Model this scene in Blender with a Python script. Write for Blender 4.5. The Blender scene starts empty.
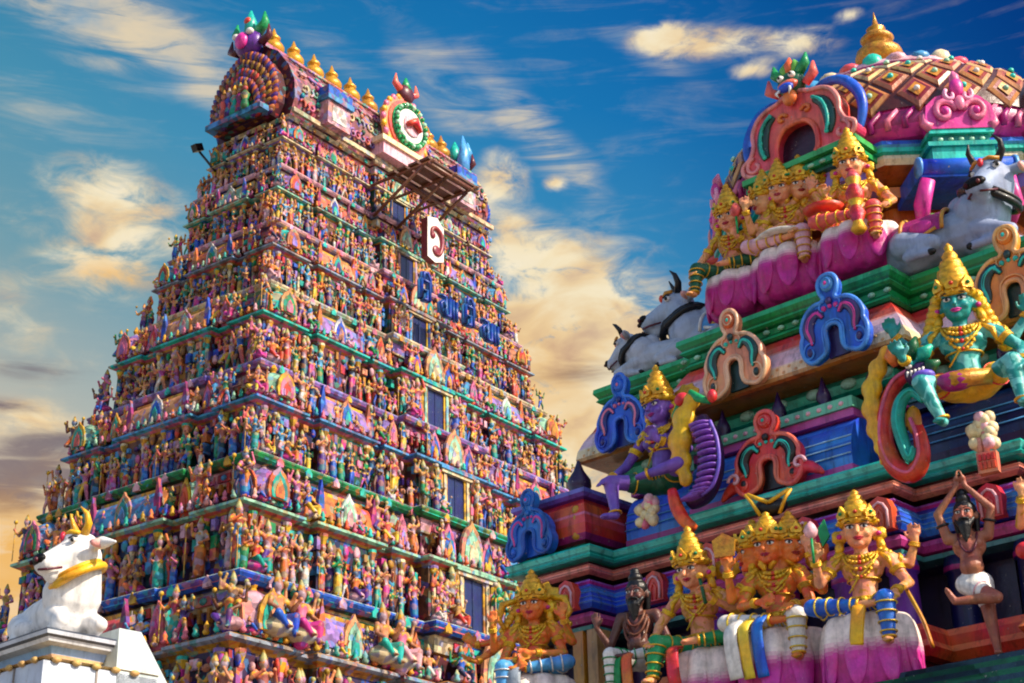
import bpy, bmesh, math, random
import numpy as np
from mathutils import Vector, Matrix, Euler, Quaternion
random.seed(7)
rnd = random.Random(11)
PI = math.pi
scene = bpy.context.scene
COL = scene.collection

# ------------------------------------------------------------------ colours
def H(h, k=1.0):
    h = h.lstrip('#')
    out = []
    for i in (0, 2, 4):
        c = int(h[i:i+2], 16)/255.0
        c = c/12.92 if c <= 0.04045 else ((c+0.055)/1.055)**2.4
        out.append(c*k)
    return tuple(out)
C = dict(
    peach=H('#f0a070'), orange=H('#ee7a35'), gold=H('#f0b420'), ochre=H('#cf8f28'), pink=H('#f07aa0'),
    hot=H('#e0359a'), magenta=H('#a81f78'), red=H('#e03a2c'), salmon=H('#f0685a'), maroon=H('#5a1224'),
    blue=H('#2060d8'), sky=H('#52a2e0'), navy=H('#101a52'), teal=H('#14b0a0'), turq=H('#22ccba'),
    green=H('#159a58'), lime=H('#6cbf45'), dkgreen=H('#0b5a38'), mint=H('#a5dcba'), white=H('#efe9e2'), cream=H('#f2dcae'),
    purple=H('#5c2790'), lilac=H('#a684d8'), violet=H('#7b5bd0'), brown=H('#7a4a32'), dark=H('#1c1014'),
    dkpurple=H('#33124a'), grey=H('#9aa4b4'), bull=H('#a9b4cc'), yellow=H('#f7cf35'), tan=H('#c99a5a'), black=H('#0c0b10'),
    rose=H('#f4b8c4'), skin=H('#f0905c'), wood=H('#6a4632'), stone=H('#a89a86'), pale=H('#c8dcd8'))

# ------------------------------------------------------------------ materials
def new_mat(name):
    m = bpy.data.materials.new(name); m.use_nodes = True
    nt = m.node_tree; nt.nodes.clear()
    return m, nt
def nd(nt, t, **kw):
    n = nt.nodes.new(t)
    for k, v in kw.items():
        if k.startswith('i_'):
            key = k[2:]
            key = int(key) if key.isdigit() else key.replace('_', ' ')
            n.inputs[key].default_value = v
        else: setattr(n, k, v)
    return n
def ramp(nt, stops, interp='LINEAR'):
    n = nt.nodes.new('ShaderNodeValToRGB'); n.color_ramp.interpolation = interp
    e = n.color_ramp.elements
    while len(e) > 1: e.remove(e[-1])
    e[0].position = stops[0][0]; e[0].color = (*stops[0][1], 1)
    for p, c in stops[1:]:
        x = e.new(p); x.color = (*c, 1)
    return n
def paint_mat(name, rough=0.5, metallic=0.0, scale=14.0, bump=0.25, bdist=0.004, dirt=0.35, speck=None, speck_scale=30, speck_thr=0.54, speck_top=.335, gain=1.0, confetti=0.0, cscale=6.0, streak=0.0, spec=0.4, coat=0.0):
    m, nt = new_mat(name)
    at = nd(nt, 'ShaderNodeAttribute', attribute_name='Col')
    tc = nd(nt, 'ShaderNodeTexCoord')
    n1 = nd(nt, 'ShaderNodeTexNoise', i_Scale=scale, i_Detail=6.0, i_Roughness=0.65)
    nt.links.new(tc.outputs['Object'], n1.inputs['Vector'])
    r1 = ramp(nt, [(0.3, ((1-dirt)*gain,)*3), (0.62, (gain,)*3)])
    nt.links.new(n1.outputs['Fac'], r1.inputs[0])
    mul = nd(nt, 'ShaderNodeMix', data_type='RGBA', blend_type='MULTIPLY'); mul.inputs[0].default_value = 1.0
    src = at.outputs['Color']
    if speck is not None:
        n2 = nd(nt, 'ShaderNodeTexNoise', i_Scale=speck_scale, i_Detail=2.0, i_Distortion=1.5)
        nt.links.new(tc.outputs['Object'], n2.inputs['Vector'])
        r2 = ramp(nt, [(speck_thr-0.015, (0,)*3), (speck_thr+0.015, (1,)*3)])
        nt.links.new(n2.outputs['Fac'], r2.inputs[0])
        mx = nd(nt, 'ShaderNodeMix', data_type='RGBA')
        sz_ = nd(nt, 'ShaderNodeSeparateXYZ'); nt.links.new(tc.outputs['Object'], sz_.inputs[0])
        lt_ = nd(nt, 'ShaderNodeMath', operation='LESS_THAN'); lt_.inputs[1].default_value = speck_top; nt.links.new(sz_.outputs[2], lt_.inputs[0])
        ml_ = nd(nt, 'ShaderNodeMath', operation='MULTIPLY'); nt.links.new(lt_.outputs[0], ml_.inputs[0]); nt.links.new(r2.outputs[0], ml_.inputs[1])
        nt.links.new(ml_.outputs[0], mx.inputs[0]); nt.links.new(src, mx.inputs[6]); mx.inputs[7].default_value = (*speck, 1)
        src = mx.outputs[2]
    if confetti:      # small hand-painted patches of other colours
        vo = nd(nt, 'ShaderNodeTexVoronoi', i_Scale=cscale, i_Randomness=1.0); nt.links.new(tc.outputs['Object'], vo.inputs['Vector'])
        hv = nd(nt, 'ShaderNodeSeparateColor'); nt.links.new(vo.outputs['Color'], hv.inputs[0])
        pal = ramp(nt, [(0, C['maroon']), (.12, C['orange']), (.2, C['dark']), (.3, C['sky']), (.38, C['blue']), (.48, C['ochre']), (.55, C['navy']), (.62, C['teal']), (.70, C['magenta']), (.75, C['brown']), (.80, C['red']), (.84, C['dkgreen']), (.9, C['tan']), (.95, C['dkpurple'])], 'CONSTANT')
        nt.links.new(hv.outputs[0], pal.inputs[0])
        gt = nd(nt, 'ShaderNodeMath', operation='GREATER_THAN'); gt.inputs[1].default_value = .45; nt.links.new(hv.outputs[1], gt.inputs[0])
        mk_ = nd(nt, 'ShaderNodeMath', operation='MULTIPLY'); mk_.inputs[1].default_value = confetti; nt.links.new(gt.outputs[0], mk_.inputs[0])
        cm = nd(nt, 'ShaderNodeMix', data_type='RGBA'); nt.links.new(mk_.outputs[0], cm.inputs[0]); nt.links.new(src, cm.inputs[6]); nt.links.new(pal.outputs[0], cm.inputs[7]); src = cm.outputs[2]
    nt.links.new(src, mul.inputs[6]); nt.links.new(r1.outputs[0], mul.inputs[7])
    # slight colour wander, like repainted plaster
    n3 = nd(nt, 'ShaderNodeTexNoise', i_Scale=scale*0.35, i_Detail=3.0)
    nt.links.new(tc.outputs['Object'], n3.inputs['Vector'])
    hs = nd(nt, 'ShaderNodeHueSaturation')
    mr = nd(nt, 'ShaderNodeMapRange'); mr.inputs[1].default_value = .3; mr.inputs[2].default_value = .7; mr.inputs[3].default_value = .48; mr.inputs[4].default_value = .52
    nt.links.new(n3.outputs['Fac'], mr.inputs[0]); nt.links.new(mr.outputs[0], hs.inputs['Hue'])
    fin = mul.outputs[2]
    if streak:        # rain streaks and black mould running down, chips showing the plaster
        mpv = nd(nt, 'ShaderNodeMapping'); mpv.inputs['Scale'].default_value = (16, 16, 2.0); nt.links.new(tc.outputs['Object'], mpv.inputs[0])
        ns = nd(nt, 'ShaderNodeTexNoise', i_Scale=1.0, i_Detail=5.0, i_Roughness=.7); nt.links.new(mpv.outputs[0], ns.inputs['Vector'])
        rs_ = ramp(nt, [(.36, (1-streak,)*3), (.50, (1,)*3)]); nt.links.new(ns.outputs['Fac'], rs_.inputs[0])
        m2 = nd(nt, 'ShaderNodeMix', data_type='RGBA', blend_type='MULTIPLY'); m2.inputs[0].default_value = 1; nt.links.new(fin, m2.inputs[6]); nt.links.new(rs_.outputs[0], m2.inputs[7])
        nc = nd(nt, 'ShaderNodeTexNoise', i_Scale=scale*3.2, i_Detail=4.0, i_Roughness=.75); nt.links.new(tc.outputs['Object'], nc.inputs['Vector'])
        rc_ = ramp(nt, [(.665, (0,)*3), (.69, (1,)*3)]); nt.links.new(nc.outputs['Fac'], rc_.inputs[0])
        m3 = nd(nt, 'ShaderNodeMix', data_type='RGBA'); nt.links.new(rc_.outputs[0], m3.inputs[0]); nt.links.new(m2.outputs[2], m3.inputs[6]); m3.inputs[7].default_value = (.42, .37, .33, 1)
        fin = m3.outputs[2]
    nt.links.new(fin, hs.inputs['Color'])
    bs = nd(nt, 'ShaderNodeBsdfPrincipled', i_Roughness=rough, i_Metallic=metallic)
    bs.inputs['Specular IOR Level'].default_value = spec
    bs.inputs['Coat Weight'].default_value = coat
    nt.links.new(hs.outputs[0], bs.inputs['Base Color'])
    bp = nd(nt, 'ShaderNodeBump', i_Strength=bump, i_Distance=bdist)
    nt.links.new(n1.outputs['Fac'], bp.inputs['Height']); nt.links.new(bp.outputs[0], bs.inputs['Normal'])
    out = nd(nt, 'ShaderNodeOutputMaterial'); nt.links.new(bs.outputs[0], out.inputs[0])
    return m
M_PAINT = paint_mat('painted_plaster', rough=.38, scale=9, bump=.5, bdist=.016, dirt=.30, spec=.5, coat=.08, streak=.45)
M_TOWER = paint_mat('painted_tower_plaster', rough=.6, scale=3.4, bump=.35, bdist=.05, dirt=.6, gain=.74, confetti=.5, cscale=6.0)
M_TFIG = paint_mat('painted_tower_figure', rough=.5, scale=6, bump=.35, bdist=.04, dirt=.55, gain=.74, confetti=.45, cscale=9.0)
M_FIG = paint_mat('painted_figure', rough=.42, scale=18, bump=.5, bdist=.012, dirt=.36, coat=.06, streak=.30)
M_GOLD = paint_mat('gold_paint', rough=.33, metallic=.35, scale=34, bump=.6, bdist=.012, dirt=.55, spec=.6)
M_ORN = paint_mat('ornamented_skin', rough=.4, scale=22, bump=.6, bdist=.012, dirt=.34, streak=.28, speck=C['ochre'], speck_scale=15, speck_thr=.56)
M_TEALORN = paint_mat('ornamented_teal_skin', rough=.4, scale=22, bump=.4, bdist=.008, dirt=.3, speck=H('#6fc8c4'), speck_scale=9, speck_thr=.5)
M_WHITE = paint_mat('whitewash', rough=.6, scale=7, bump=.5, bdist=.012, dirt=.26, streak=.22)

# ------------------------------------------------------------------ tagging
def tag(o, label=None, cat=None, group=None, kind=None):
    if label: o['label'] = label
    if cat: o['category'] = cat
    if group: o['group'] = group
    if kind: o['kind'] = kind
    return o
def empty(name, loc=(0, 0, 0), rz=0.0, sc=1.0):
    o = bpy.data.objects.new(name, None); COL.objects.link(o)
    o.location = loc; o.rotation_euler = (0, 0, rz); o.scale = (sc,)*3; o.empty_display_size = .1
    return o
def mesh_obj(name, me, parent=None):
    o = bpy.data.objects.new(name, me); COL.objects.link(o)
    if parent: o.parent = parent
    return o

# ------------------------------------------------------------------ mesh builder
def T(x=0, y=0, z=0): return Matrix.Translation((x, y, z))
def RZ(a): return Matrix.Rotation(a, 4, 'Z')
def RX(a): return Matrix.Rotation(a, 4, 'X')
def RY(a): return Matrix.Rotation(a, 4, 'Y')
def S(x, y, z): return Matrix.Diagonal((x, y, z, 1))
class MB:
    def __init__(s): s.v = []; s.f = []; s.c = []; s.n = 0; s.sm = []
    def add(s, vs, fs, col, M=None, smooth=False):
        a = np.asarray(vs, float)
        if M is not None:
            m = np.array(M); a = a@m[:3, :3].T+m[:3, 3]
        s.v.append(a); n = s.n; s.n += len(a)
        multi = isinstance(col, list)
        for i, f in enumerate(fs):
            s.f.append([j+n for j in f]); s.c.append(col[i] if multi else col); s.sm.append(smooth)
        return s
    def box(s, x0, x1, y0, y1, z0, z1, col, M=None):
        vs = [(x0,y0,z0),(x1,y0,z0),(x1,y1,z0),(x0,y1,z0),(x0,y0,z1),(x1,y0,z1),(x1,y1,z1),(x0,y1,z1)]
        fs = [(0,3,2,1),(4,5,6,7),(0,1,5,4),(1,2,6,5),(2,3,7,6),(3,0,4,7)]
        return s.add(vs, fs, col, M)
    def lathe(s, prof, n, col, M=None, smooth=True, lob=0, la=0.0, caps=True, phase=0.0):
        # prof: (r,z[,col])
        vs = []; fs = []; cs = []
        for p in prof:
            r, z = p[0], p[1]
            for k in range(n):
                a = 2*PI*k/n+phase
                rr = r*(1+la*abs(math.sin(a*lob/2))-la*.5) if lob else r
                vs.append((rr*math.cos(a), rr*math.sin(a), z))
        for i in range(len(prof)-1):
            c = prof[i][2] if len(prof[i]) > 2 else col
            for k in range(n):
                k2 = (k+1) % n
                fs.append((i*n+k, i*n+k2, (i+1)*n+k2, (i+1)*n+k)); cs.append(c)
        if caps:
            fs.append(tuple(reversed(range(n)))); cs.append(cs[0])
            m = (len(prof)-1)*n
            fs.append(tuple(range(m, m+n))); cs.append(cs[-2] if len(cs) > 1 else cs[0])
        return s.add(vs, fs, cs, M, smooth)
    def tube(s, pts, rad, col, n=6, M=None, flat=1.0, closed=False, up=None):
        P = [Vector(p) for p in pts]; N = len(P)
        R = rad if isinstance(rad, (list, tuple)) else [rad]*N
        vs = []; fs = []; prev = None
        for i in range(N):
            if closed: t = P[(i+1) % N]-P[i-1]
            else: t = P[min(i+1, N-1)]-P[max(i-1, 0)]
            if t.length < 1e-9: t = Vector((0, 0, 1))
            t.normalize()
            if up is not None: u = Vector(up)
            elif prev is None: u = Vector((0, 0, 1)) if abs(t.z) < .9 else Vector((1, 0, 0))
            else: u = prev
            a = (u-t*u.dot(t))
            if a.length < 1e-6: a = t.orthogonal()
            a.normalize(); b = t.cross(a); prev = a
            for k in range(n):
                an = 2*PI*k/n
                vs.append(P[i]+(a*math.cos(an)*flat+b*math.sin(an))*R[i])
        for i in range(N if closed else N-1):
            j = (i+1) % N
            for k in range(n):
                k2 = (k+1) % n
                fs.append((i*n+k, i*n+k2, j*n+k2, j*n+k))
        if not closed:
            fs.append(tuple(reversed(range(n)))); fs.append(tuple(range((N-1)*n, N*n)))
        return s.add([tuple(v) for v in vs], fs, col, M, True)
    def ell(s, c, r, col, M=None, nu=10, nv=7):
        if not isinstance(r, (tuple, list)): r = (r, r, r)
        prof = [(math.sin(PI*i/nv), -math.cos(PI*i/nv)) for i in range(nv+1)]
        prof[0] = (.02, -1); prof[-1] = (.02, 1)
        m = T(*c)@S(*r)
        if M is not None: m = M@m
        return s.lathe(prof, nu, col, m)
    def plate(s, poly, y0, y1, col, M=None, side=None):
        # poly in (x,z), extruded along y from y0 (front, -y) to y1
        n = len(poly)
        A = sum(poly[i][0]*poly[(i+1) % n][1]-poly[(i+1) % n][0]*poly[i][1] for i in range(n))
        if A < 0: poly = poly[::-1]
        vs = [(p[0], y0, p[1]) for p in poly]+[(p[0], y1, p[1]) for p in poly]
        fs = [tuple(range(n)), tuple(reversed(range(n, 2*n)))]
        cs = [col, col]
        for i in range(n):
            j = (i+1) % n; fs.append((j, i, n+i, n+j)); cs.append(side or col)
        return s.add(vs, fs, cs, M)
    def sweep(s, path, prof, closed=True, M=None, cap=False):
        # path: list of 2-D plan points, counter-clockwise; prof: (offset outward, z, colour of the strip that follows)
        n = len(path); P = [Vector(p) for p in path]
        offs = []
        for i in range(n):
            def nrm(a, b):
                d = (b-a).normalized(); return Vector((d.y, -d.x))
            if closed or (0 < i < n-1):
                n1 = nrm(P[i-1], P[i]); n2 = nrm(P[i], P[(i+1) % n])
                offs.append((n1+n2)/(1+n1.dot(n2)))
            elif i == 0: offs.append(nrm(P[0], P[1]))
            else: offs.append(nrm(P[-2], P[-1]))
        vs = []; fs = []; cs = []
        for q in prof:
            for i in range(n):
                p = P[i]+offs[i]*q[0]; vs.append((p.x, p.y, q[1]))
        m = n if closed else n-1
        for j in range(len(prof)-1):
            for i in range(m):
                k = (i+1) % n
                fs.append((j*n+i, j*n+k, (j+1)*n+k, (j+1)*n+i)); 
                c = prof[j][2]; cs.append(c[i % len(c)] if isinstance(c, list) else c)
        if cap and closed:
            fs.append(tuple(range((len(prof)-1)*n, len(prof)*n))); cs.append(prof[-2][2])
        return s.add(vs, fs, cs, M)
    def mesh(s, name, mat):
        me = bpy.data.meshes.new(name)
        V = np.concatenate(s.v) if s.v else np.zeros((0, 3))
        me.from_pydata(V.tolist(), [], s.f)
        at = me.attributes.new('Col', 'FLOAT_COLOR', 'CORNER')
        tot = np.array([len(f) for f in s.f])
        cc = np.array([(*c[:3], 1.0) for c in s.c], dtype=np.float32)
        at.data.foreach_set('color', np.repeat(cc, tot, axis=0).ravel())
        me.polygons.foreach_set('use_smooth', np.array(s.sm, dtype=bool))
        me.materials.append(mat); me.update()
        return me
    def build(s, name, mat, parent=None):
        return mesh_obj(name, s.mesh(name, mat), parent)
    def merge(s, o, M=None):
        V = np.concatenate(o.v); s_n = s.n
        if M is not None:
            m = np.array(M); V = V@m[:3, :3].T+m[:3, 3]
        s.v.append(V); s.n += len(V)
        s.f += [[j+s_n for j in f] for f in o.f]; s.c += o.c; s.sm += o.sm
        return s

def crom(pts, k=4, closed=False):
    # Catmull-Rom through the points
    P = [np.array(p, float) for p in pts]; n = len(P); out = []
    for i in range(n if closed else n-1):
        p0 = P[i-1] if (closed or i > 0) else P[0]; p1 = P[i]; p2 = P[(i+1) % n]
        p3 = P[(i+2) % n] if (closed or i+2 < n) else P[-1]
        for j in range(k):
            t = j/k
            out.append(tuple(.5*((2*p1)+(-p0+p2)*t+(2*p0-5*p1+4*p2-p3)*t*t+(-p0+3*p1-3*p2+p3)*t**3)))
    if not closed: out.append(tuple(P[-1]))
    return out

# ------------------------------------------------------------------ sculpted figures (voxel-merged)
def sphere_np(nu=12, nv=8):
    vs = [(0, 0, -1)]; fs = []
    for i in range(1, nv):
        for k in range(nu):
            a = 2*PI*k/nu; p = PI*i/nv; vs.append((math.sin(p)*math.cos(a), math.sin(p)*math.sin(a), -math.cos(p)))
    vs.append((0, 0, 1)); m = len(vs)-1
    for k in range(nu): fs.append((0, 1+(k+1) % nu, 1+k)); fs.append((m, 1+(nv-2)*nu+k, 1+(nv-2)*nu+(k+1) % nu))
    for i in range(nv-2):
        for k in range(nu):
            k2 = (k+1) % nu; fs.append((1+i*nu+k, 1+i*nu+k2, 1+(i+1)*nu+k2, 1+(i+1)*nu+k))
    return np.array(vs, float), fs
SPH = sphere_np()
class Sculpt:
    def __init__(s): s.v = []; s.f = []; s.n = 0; s.prims = []
    def _add(s, V, F, prim): 
        s.v.append(V); s.f += [[j+s.n for j in f] for f in F]; s.n += len(V); s.prims.append(prim)
    def ell(s, c, r, cat=0, rot=None):
        if not isinstance(r, (tuple, list)): r = (r, r, r)
        V = SPH[0]*np.array(r)
        Rm = np.eye(3)
        if rot is not None: Rm = np.array(Euler(rot).to_matrix()); V = V@Rm.T
        s._add(V+np.array(c, float), SPH[1], ('e', np.array(c, float), np.array(r, float), Rm, cat)); return s
    def cap(s, a, b, r0, r1=None, cat=0):
        r1 = r0 if r1 is None else r1
        A = Vector(a); B = Vector(b); d = B-A; L = d.length
        q = np.array((Vector((0, 0, 1)).rotation_difference(d) if L > 1e-6 else Quaternion()).to_matrix())
        V = SPH[0].copy(); up = V[:, 2] > 1e-6
        W = np.where(up[:, None], V*r1+np.array([0, 0, L]), V*r0)
        s._add(W@q.T+np.array(A), SPH[1], ('c', np.array(A), np.array(B), r0, r1, cat)); return s
    def chain(s, pts, rads, cat=0):
        for i in range(len(pts)-1): s.cap(pts[i], pts[i+1], rads[i], rads[i+1], cat)
        return s
    def raw(s, vox, smooth=2):
        me = bpy.data.meshes.new('tmp'); me.from_pydata(np.concatenate(s.v).tolist(), [], s.f)
        ob = bpy.data.objects.new('tmp', me); COL.objects.link(ob)
        md = ob.modifiers.new('r', 'REMESH'); md.mode = 'VOXEL'; md.voxel_size = vox; md.use_smooth_shade = True
        if smooth:
            m2 = ob.modifiers.new('s', 'SMOOTH'); m2.factor = .5; m2.iterations = smooth
        dg = bpy.context.evaluated_depsgraph_get(); dg.update()
        out = bpy.data.meshes.new_from_object(ob.evaluated_get(dg))
        bpy.data.objects.remove(ob); bpy.data.meshes.remove(me)
        out.polygons.foreach_set('use_smooth', np.ones(len(out.polygons), dtype=bool))
        return out
    def cats(s, P):
        best = np.full(len(P), 1e9); cat = np.zeros(len(P), int)
        for p in s.prims:
            if p[0] == 'c':
                a, b, r0, r1, c = p[1:]; ab = b-a; L2 = max(ab@ab, 1e-9)
                t = np.clip((P-a)@ab/L2, 0, 1); d = np.linalg.norm(P-a-t[:, None]*ab, axis=1)-(r0+(r1-r0)*t)
            else:
                c0, r, Rm, c = p[1:]; q = (P-c0)@Rm/r; k = np.linalg.norm(q, axis=1); d = (k-1)*r.min()
            m = d < best; best[m] = d[m]; cat[m] = c
        return cat
    def mesh(s, name, vox, cols, mat, smooth=2):
        me = s.raw(vox, smooth)
        me.name = name
        setcols(me, s, cols); me.materials.clear(); me.materials.append(mat)
        return me
def centers(me):
    n = len(me.vertices); a = np.empty(n*3); me.vertices.foreach_get('co', a); return a.reshape(-1, 3)
def setcols(me, sc, cols):
    if isinstance(cols, tuple): cols = [cols]
    if len(cols) == 1: cat = np.zeros(len(me.vertices), int)
    else:
        if 'cat' not in me.attributes:
            cat = sc.cats(centers(me))
            at = me.attributes.new('cat', 'INT', 'POINT'); at.data.foreach_set('value', cat.astype(np.int32))
        cat = np.empty(len(me.vertices), np.int32); me.attributes['cat'].data.foreach_get('value', cat)
    cc = np.array([(*c, 1) for c in cols], dtype=np.float32)[cat]
    at = me.attributes.get('Col') or me.attributes.new('Col', 'FLOAT_COLOR', 'POINT')
    at.data.foreach_set('color', cc.ravel())
# ------------------------------------------------------------------ human figure
def V3(*a): return np.array(a, float)
def hand(B, wrist, fdir, palm, curl=0.3, k=1.0, side=1, cat=0):
    # palm ellipsoid, four fingers of different length with one knuckle bend, thumb from the side
    f = Vector(fdir).normalized(); p = Vector(palm); p = (p-f*p.dot(f)).normalized(); sd = f.cross(p)*side
    w = Vector(wrist)
    c = w+f*.035*k
    B.cap(w, c+f*.012*k, .017*k, .021*k, cat)
    B.cap(c-sd*.012*k, c+sd*.012*k+f*.01*k, .018*k, .018*k, cat)
    for i, (o, L) in enumerate(((-.024, .040), (-.008, .048), (.008, .045), (.024, .034))):
        b = c+f*.018*k+sd*o*k
        k1 = b+(f*math.cos(curl*.6)+p*math.sin(curl*.6))*L*.55*k+sd*o*.15*k
        k2 = k1+(f*math.cos(curl*1.8)+p*math.sin(curl*1.8))*L*.5*k
        B.cap(b, k1, .0078*k, .007*k, cat); B.cap(k1, k2, .007*k, .0052*k, cat)
    tb = w+f*.014*k-sd*.015*k
    t1 = tb-sd*.026*k+f*.018*k+p*.01*k
    B.cap(tb, t1, .010*k, .008*k, cat); B.cap(t1, t1+f*.024*k+p*.006*k-sd*.004*k, .008*k, .006*k, cat)

def head(B, hc, yaw=0.0, tilt=0.0, k=1.0, cat=0, face=True):
    R = (Matrix.Rotation(yaw, 3, 'Z')@Matrix.Rotation(tilt, 3, 'X'))
    def P(x, y, z): return tuple(Vector(hc)+R@Vector((x*k, y*k, z*k)))
    e = R.to_euler()
    B.ell(P(0, .004, .012), (.056*k, .064*k, .070*k), cat, e)
    B.ell(P(0, -.016, -.028), (.046*k, .046*k, .045*k), cat, e)
    B.ell(P(0, -.046, -.058), (.018*k, .015*k, .014*k), cat)      # chin
    if face:
        B.cap(P(0, -.058, .016), P(0, -.078, -.016), .008*k, .011*k, cat)   # nose
        for sx in (-1, 1):
            B.ell(P(.027*sx, -.044, -.018), (.019*k, .015*k, .017*k), cat)     # cheek
            B.ell(P(.028*sx, -.050, .024), (.020*k, .010*k, .006*k), cat)      # brow ridge
            B.ell(P(.061*sx, .006, -.006), (.010*k, .014*k, .022*k), cat)      # ear
    return P, R

def face_parts(root, P, R, k, lips, beard=False):
    e = MB()
    for sx in (-1, 1):
        w = MB(); m = T(*P(.025*sx, -.0555, .010))@R.to_4x4()
        w.ell((0, 0, 0), (.0145*k, .006*k, .0078*k), C['white'], m, 10, 6)
        w.ell((0, -.0045*k, 0), (.0062*k, .003*k, .0068*k), C['black'], m, 8, 5)
        w.tube([(-.017*k, -.003*k, .003*k), (-.008*k, -.005*k, .009*k), (.004*k, -.005*k, .0092*k), (.017*k, -.002*k, .003*k)], .0022*k, C['black'], 5, m)
        w.build('eye', M_FIG, root)
        b = MB(); b.tube([(-.020*k, -.004*k, .018*k), (-.004*k, -.008*k, .0245*k), (.018*k, -.003*k, .018*k)], [.002*k, .0032*k, .0016*k], C['black'], 5, m)
        b.build('eyebrow', M_FIG, root)
    m = T(*P(0, -.0615, -.036))@R.to_4x4(); q = MB()
    q.tube([(-.0185*k, .006*k, .002*k), (-.008*k, -.002*k, .0035*k), (0, -.003*k, .001*k), (.008*k, -.002*k, .0035*k), (.0185*k, .006*k, .002*k)], [.002*k, .0042*k, .004*k, .0042*k, .002*k], lips, 6, m)
    q.tube([(-.014*k, .004*k, -.003*k), (0, -.003*k, -.006*k), (.014*k, .004*k, -.003*k)], [.002*k, .005*k, .002*k], lips, 6, m)
    q.build('mouth', M_FIG, root)

def crown(root, P, R, k, col=None, h=1.0, style=0):
    col = col or C['gold']; m = T(*P(0, 0, .036))@R.to_4x4()
    c = MB()
    c.lathe([(.064*k, -.012*k), (.070*k, -.004*k), (.072*k, .012*k), (.064*k, .018*k), (.060*k, .03*k), (.066*k, .038*k), (.062*k, .052*k*h), (.050*k, .06*k*h), (.053*k, .07*k*h),
             (.048*k, .088*k*h), (.038*k, .094*k*h), (.041*k, .104*k*h), (.034*k, .12*k*h), (.024*k, .126*k*h), (.028*k, .136*k*h), (.018*k, .15*k*h), (.012*k, .154*k*h), (.016*k, .164*k*h), (.004*k, .18*k*h)], 20, col, m, lob=10, la=.06)
    # beads and front leaf plates
    for i in range(12):
        a = 2*PI*i/12; c.ell((.071*k*math.cos(a), .071*k*math.sin(a), .004*k), .0085*k, col, m, 7, 5)
    for i in (-1, 0, 1):
        a = -PI/2+i*.75; mm = m@RZ(a+PI/2)
        c.plate([(-.02*k, .012*k), (.02*k, .012*k), (.024*k, .03*k), (.012*k, .044*k), (0, .066*k), (-.012*k, .044*k), (-.024*k, .03*k)], -.078*k, -.066*k, col, mm)
        c.ell((0, -.080*k, .032*k), .008*k, C['red'] if i == 0 else C['green'], mm, 7, 5)
    o = c.build('crown', M_GOLD, root)
    # side ear ornaments with tassels
    for sx in (-1, 1):
        e = MB(); mm = T(*P(.070*sx, .006, -.012))@R.to_4x4()
        e.lathe([(.026*k, -.006*k), (.030*k, 0), (.026*k, .006*k)], 12, col, mm@RX(PI/2), lob=8, la=.2)
        e.ell((0, -.009*k, 0), .011*k, C['hot'], mm, 8, 5)
        e.tube([(0, 0, -.02*k), (.004*k*sx, -.004*k, -.05*k), (.016*k*sx, 0, -.08*k)], [.014*k, .018*k, .007*k], col, 7, mm)
        e.build('earring', M_GOLD, root)
    return o

def ring_on(mb, a, b, t, r, th, col, n=16, bead=False):
    A = Vector(a); B = Vector(b); d = (B-A).normalized(); p = A.lerp(B, t); u = d.orthogonal().normalized(); w = d.cross(u)
    pts = [p+(u*math.cos(2*PI*i/n)+w*math.sin(2*PI*i/n))*r for i in range(n)]
    mb.tube([tuple(q) for q in pts], th, col, 6, closed=True)

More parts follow.
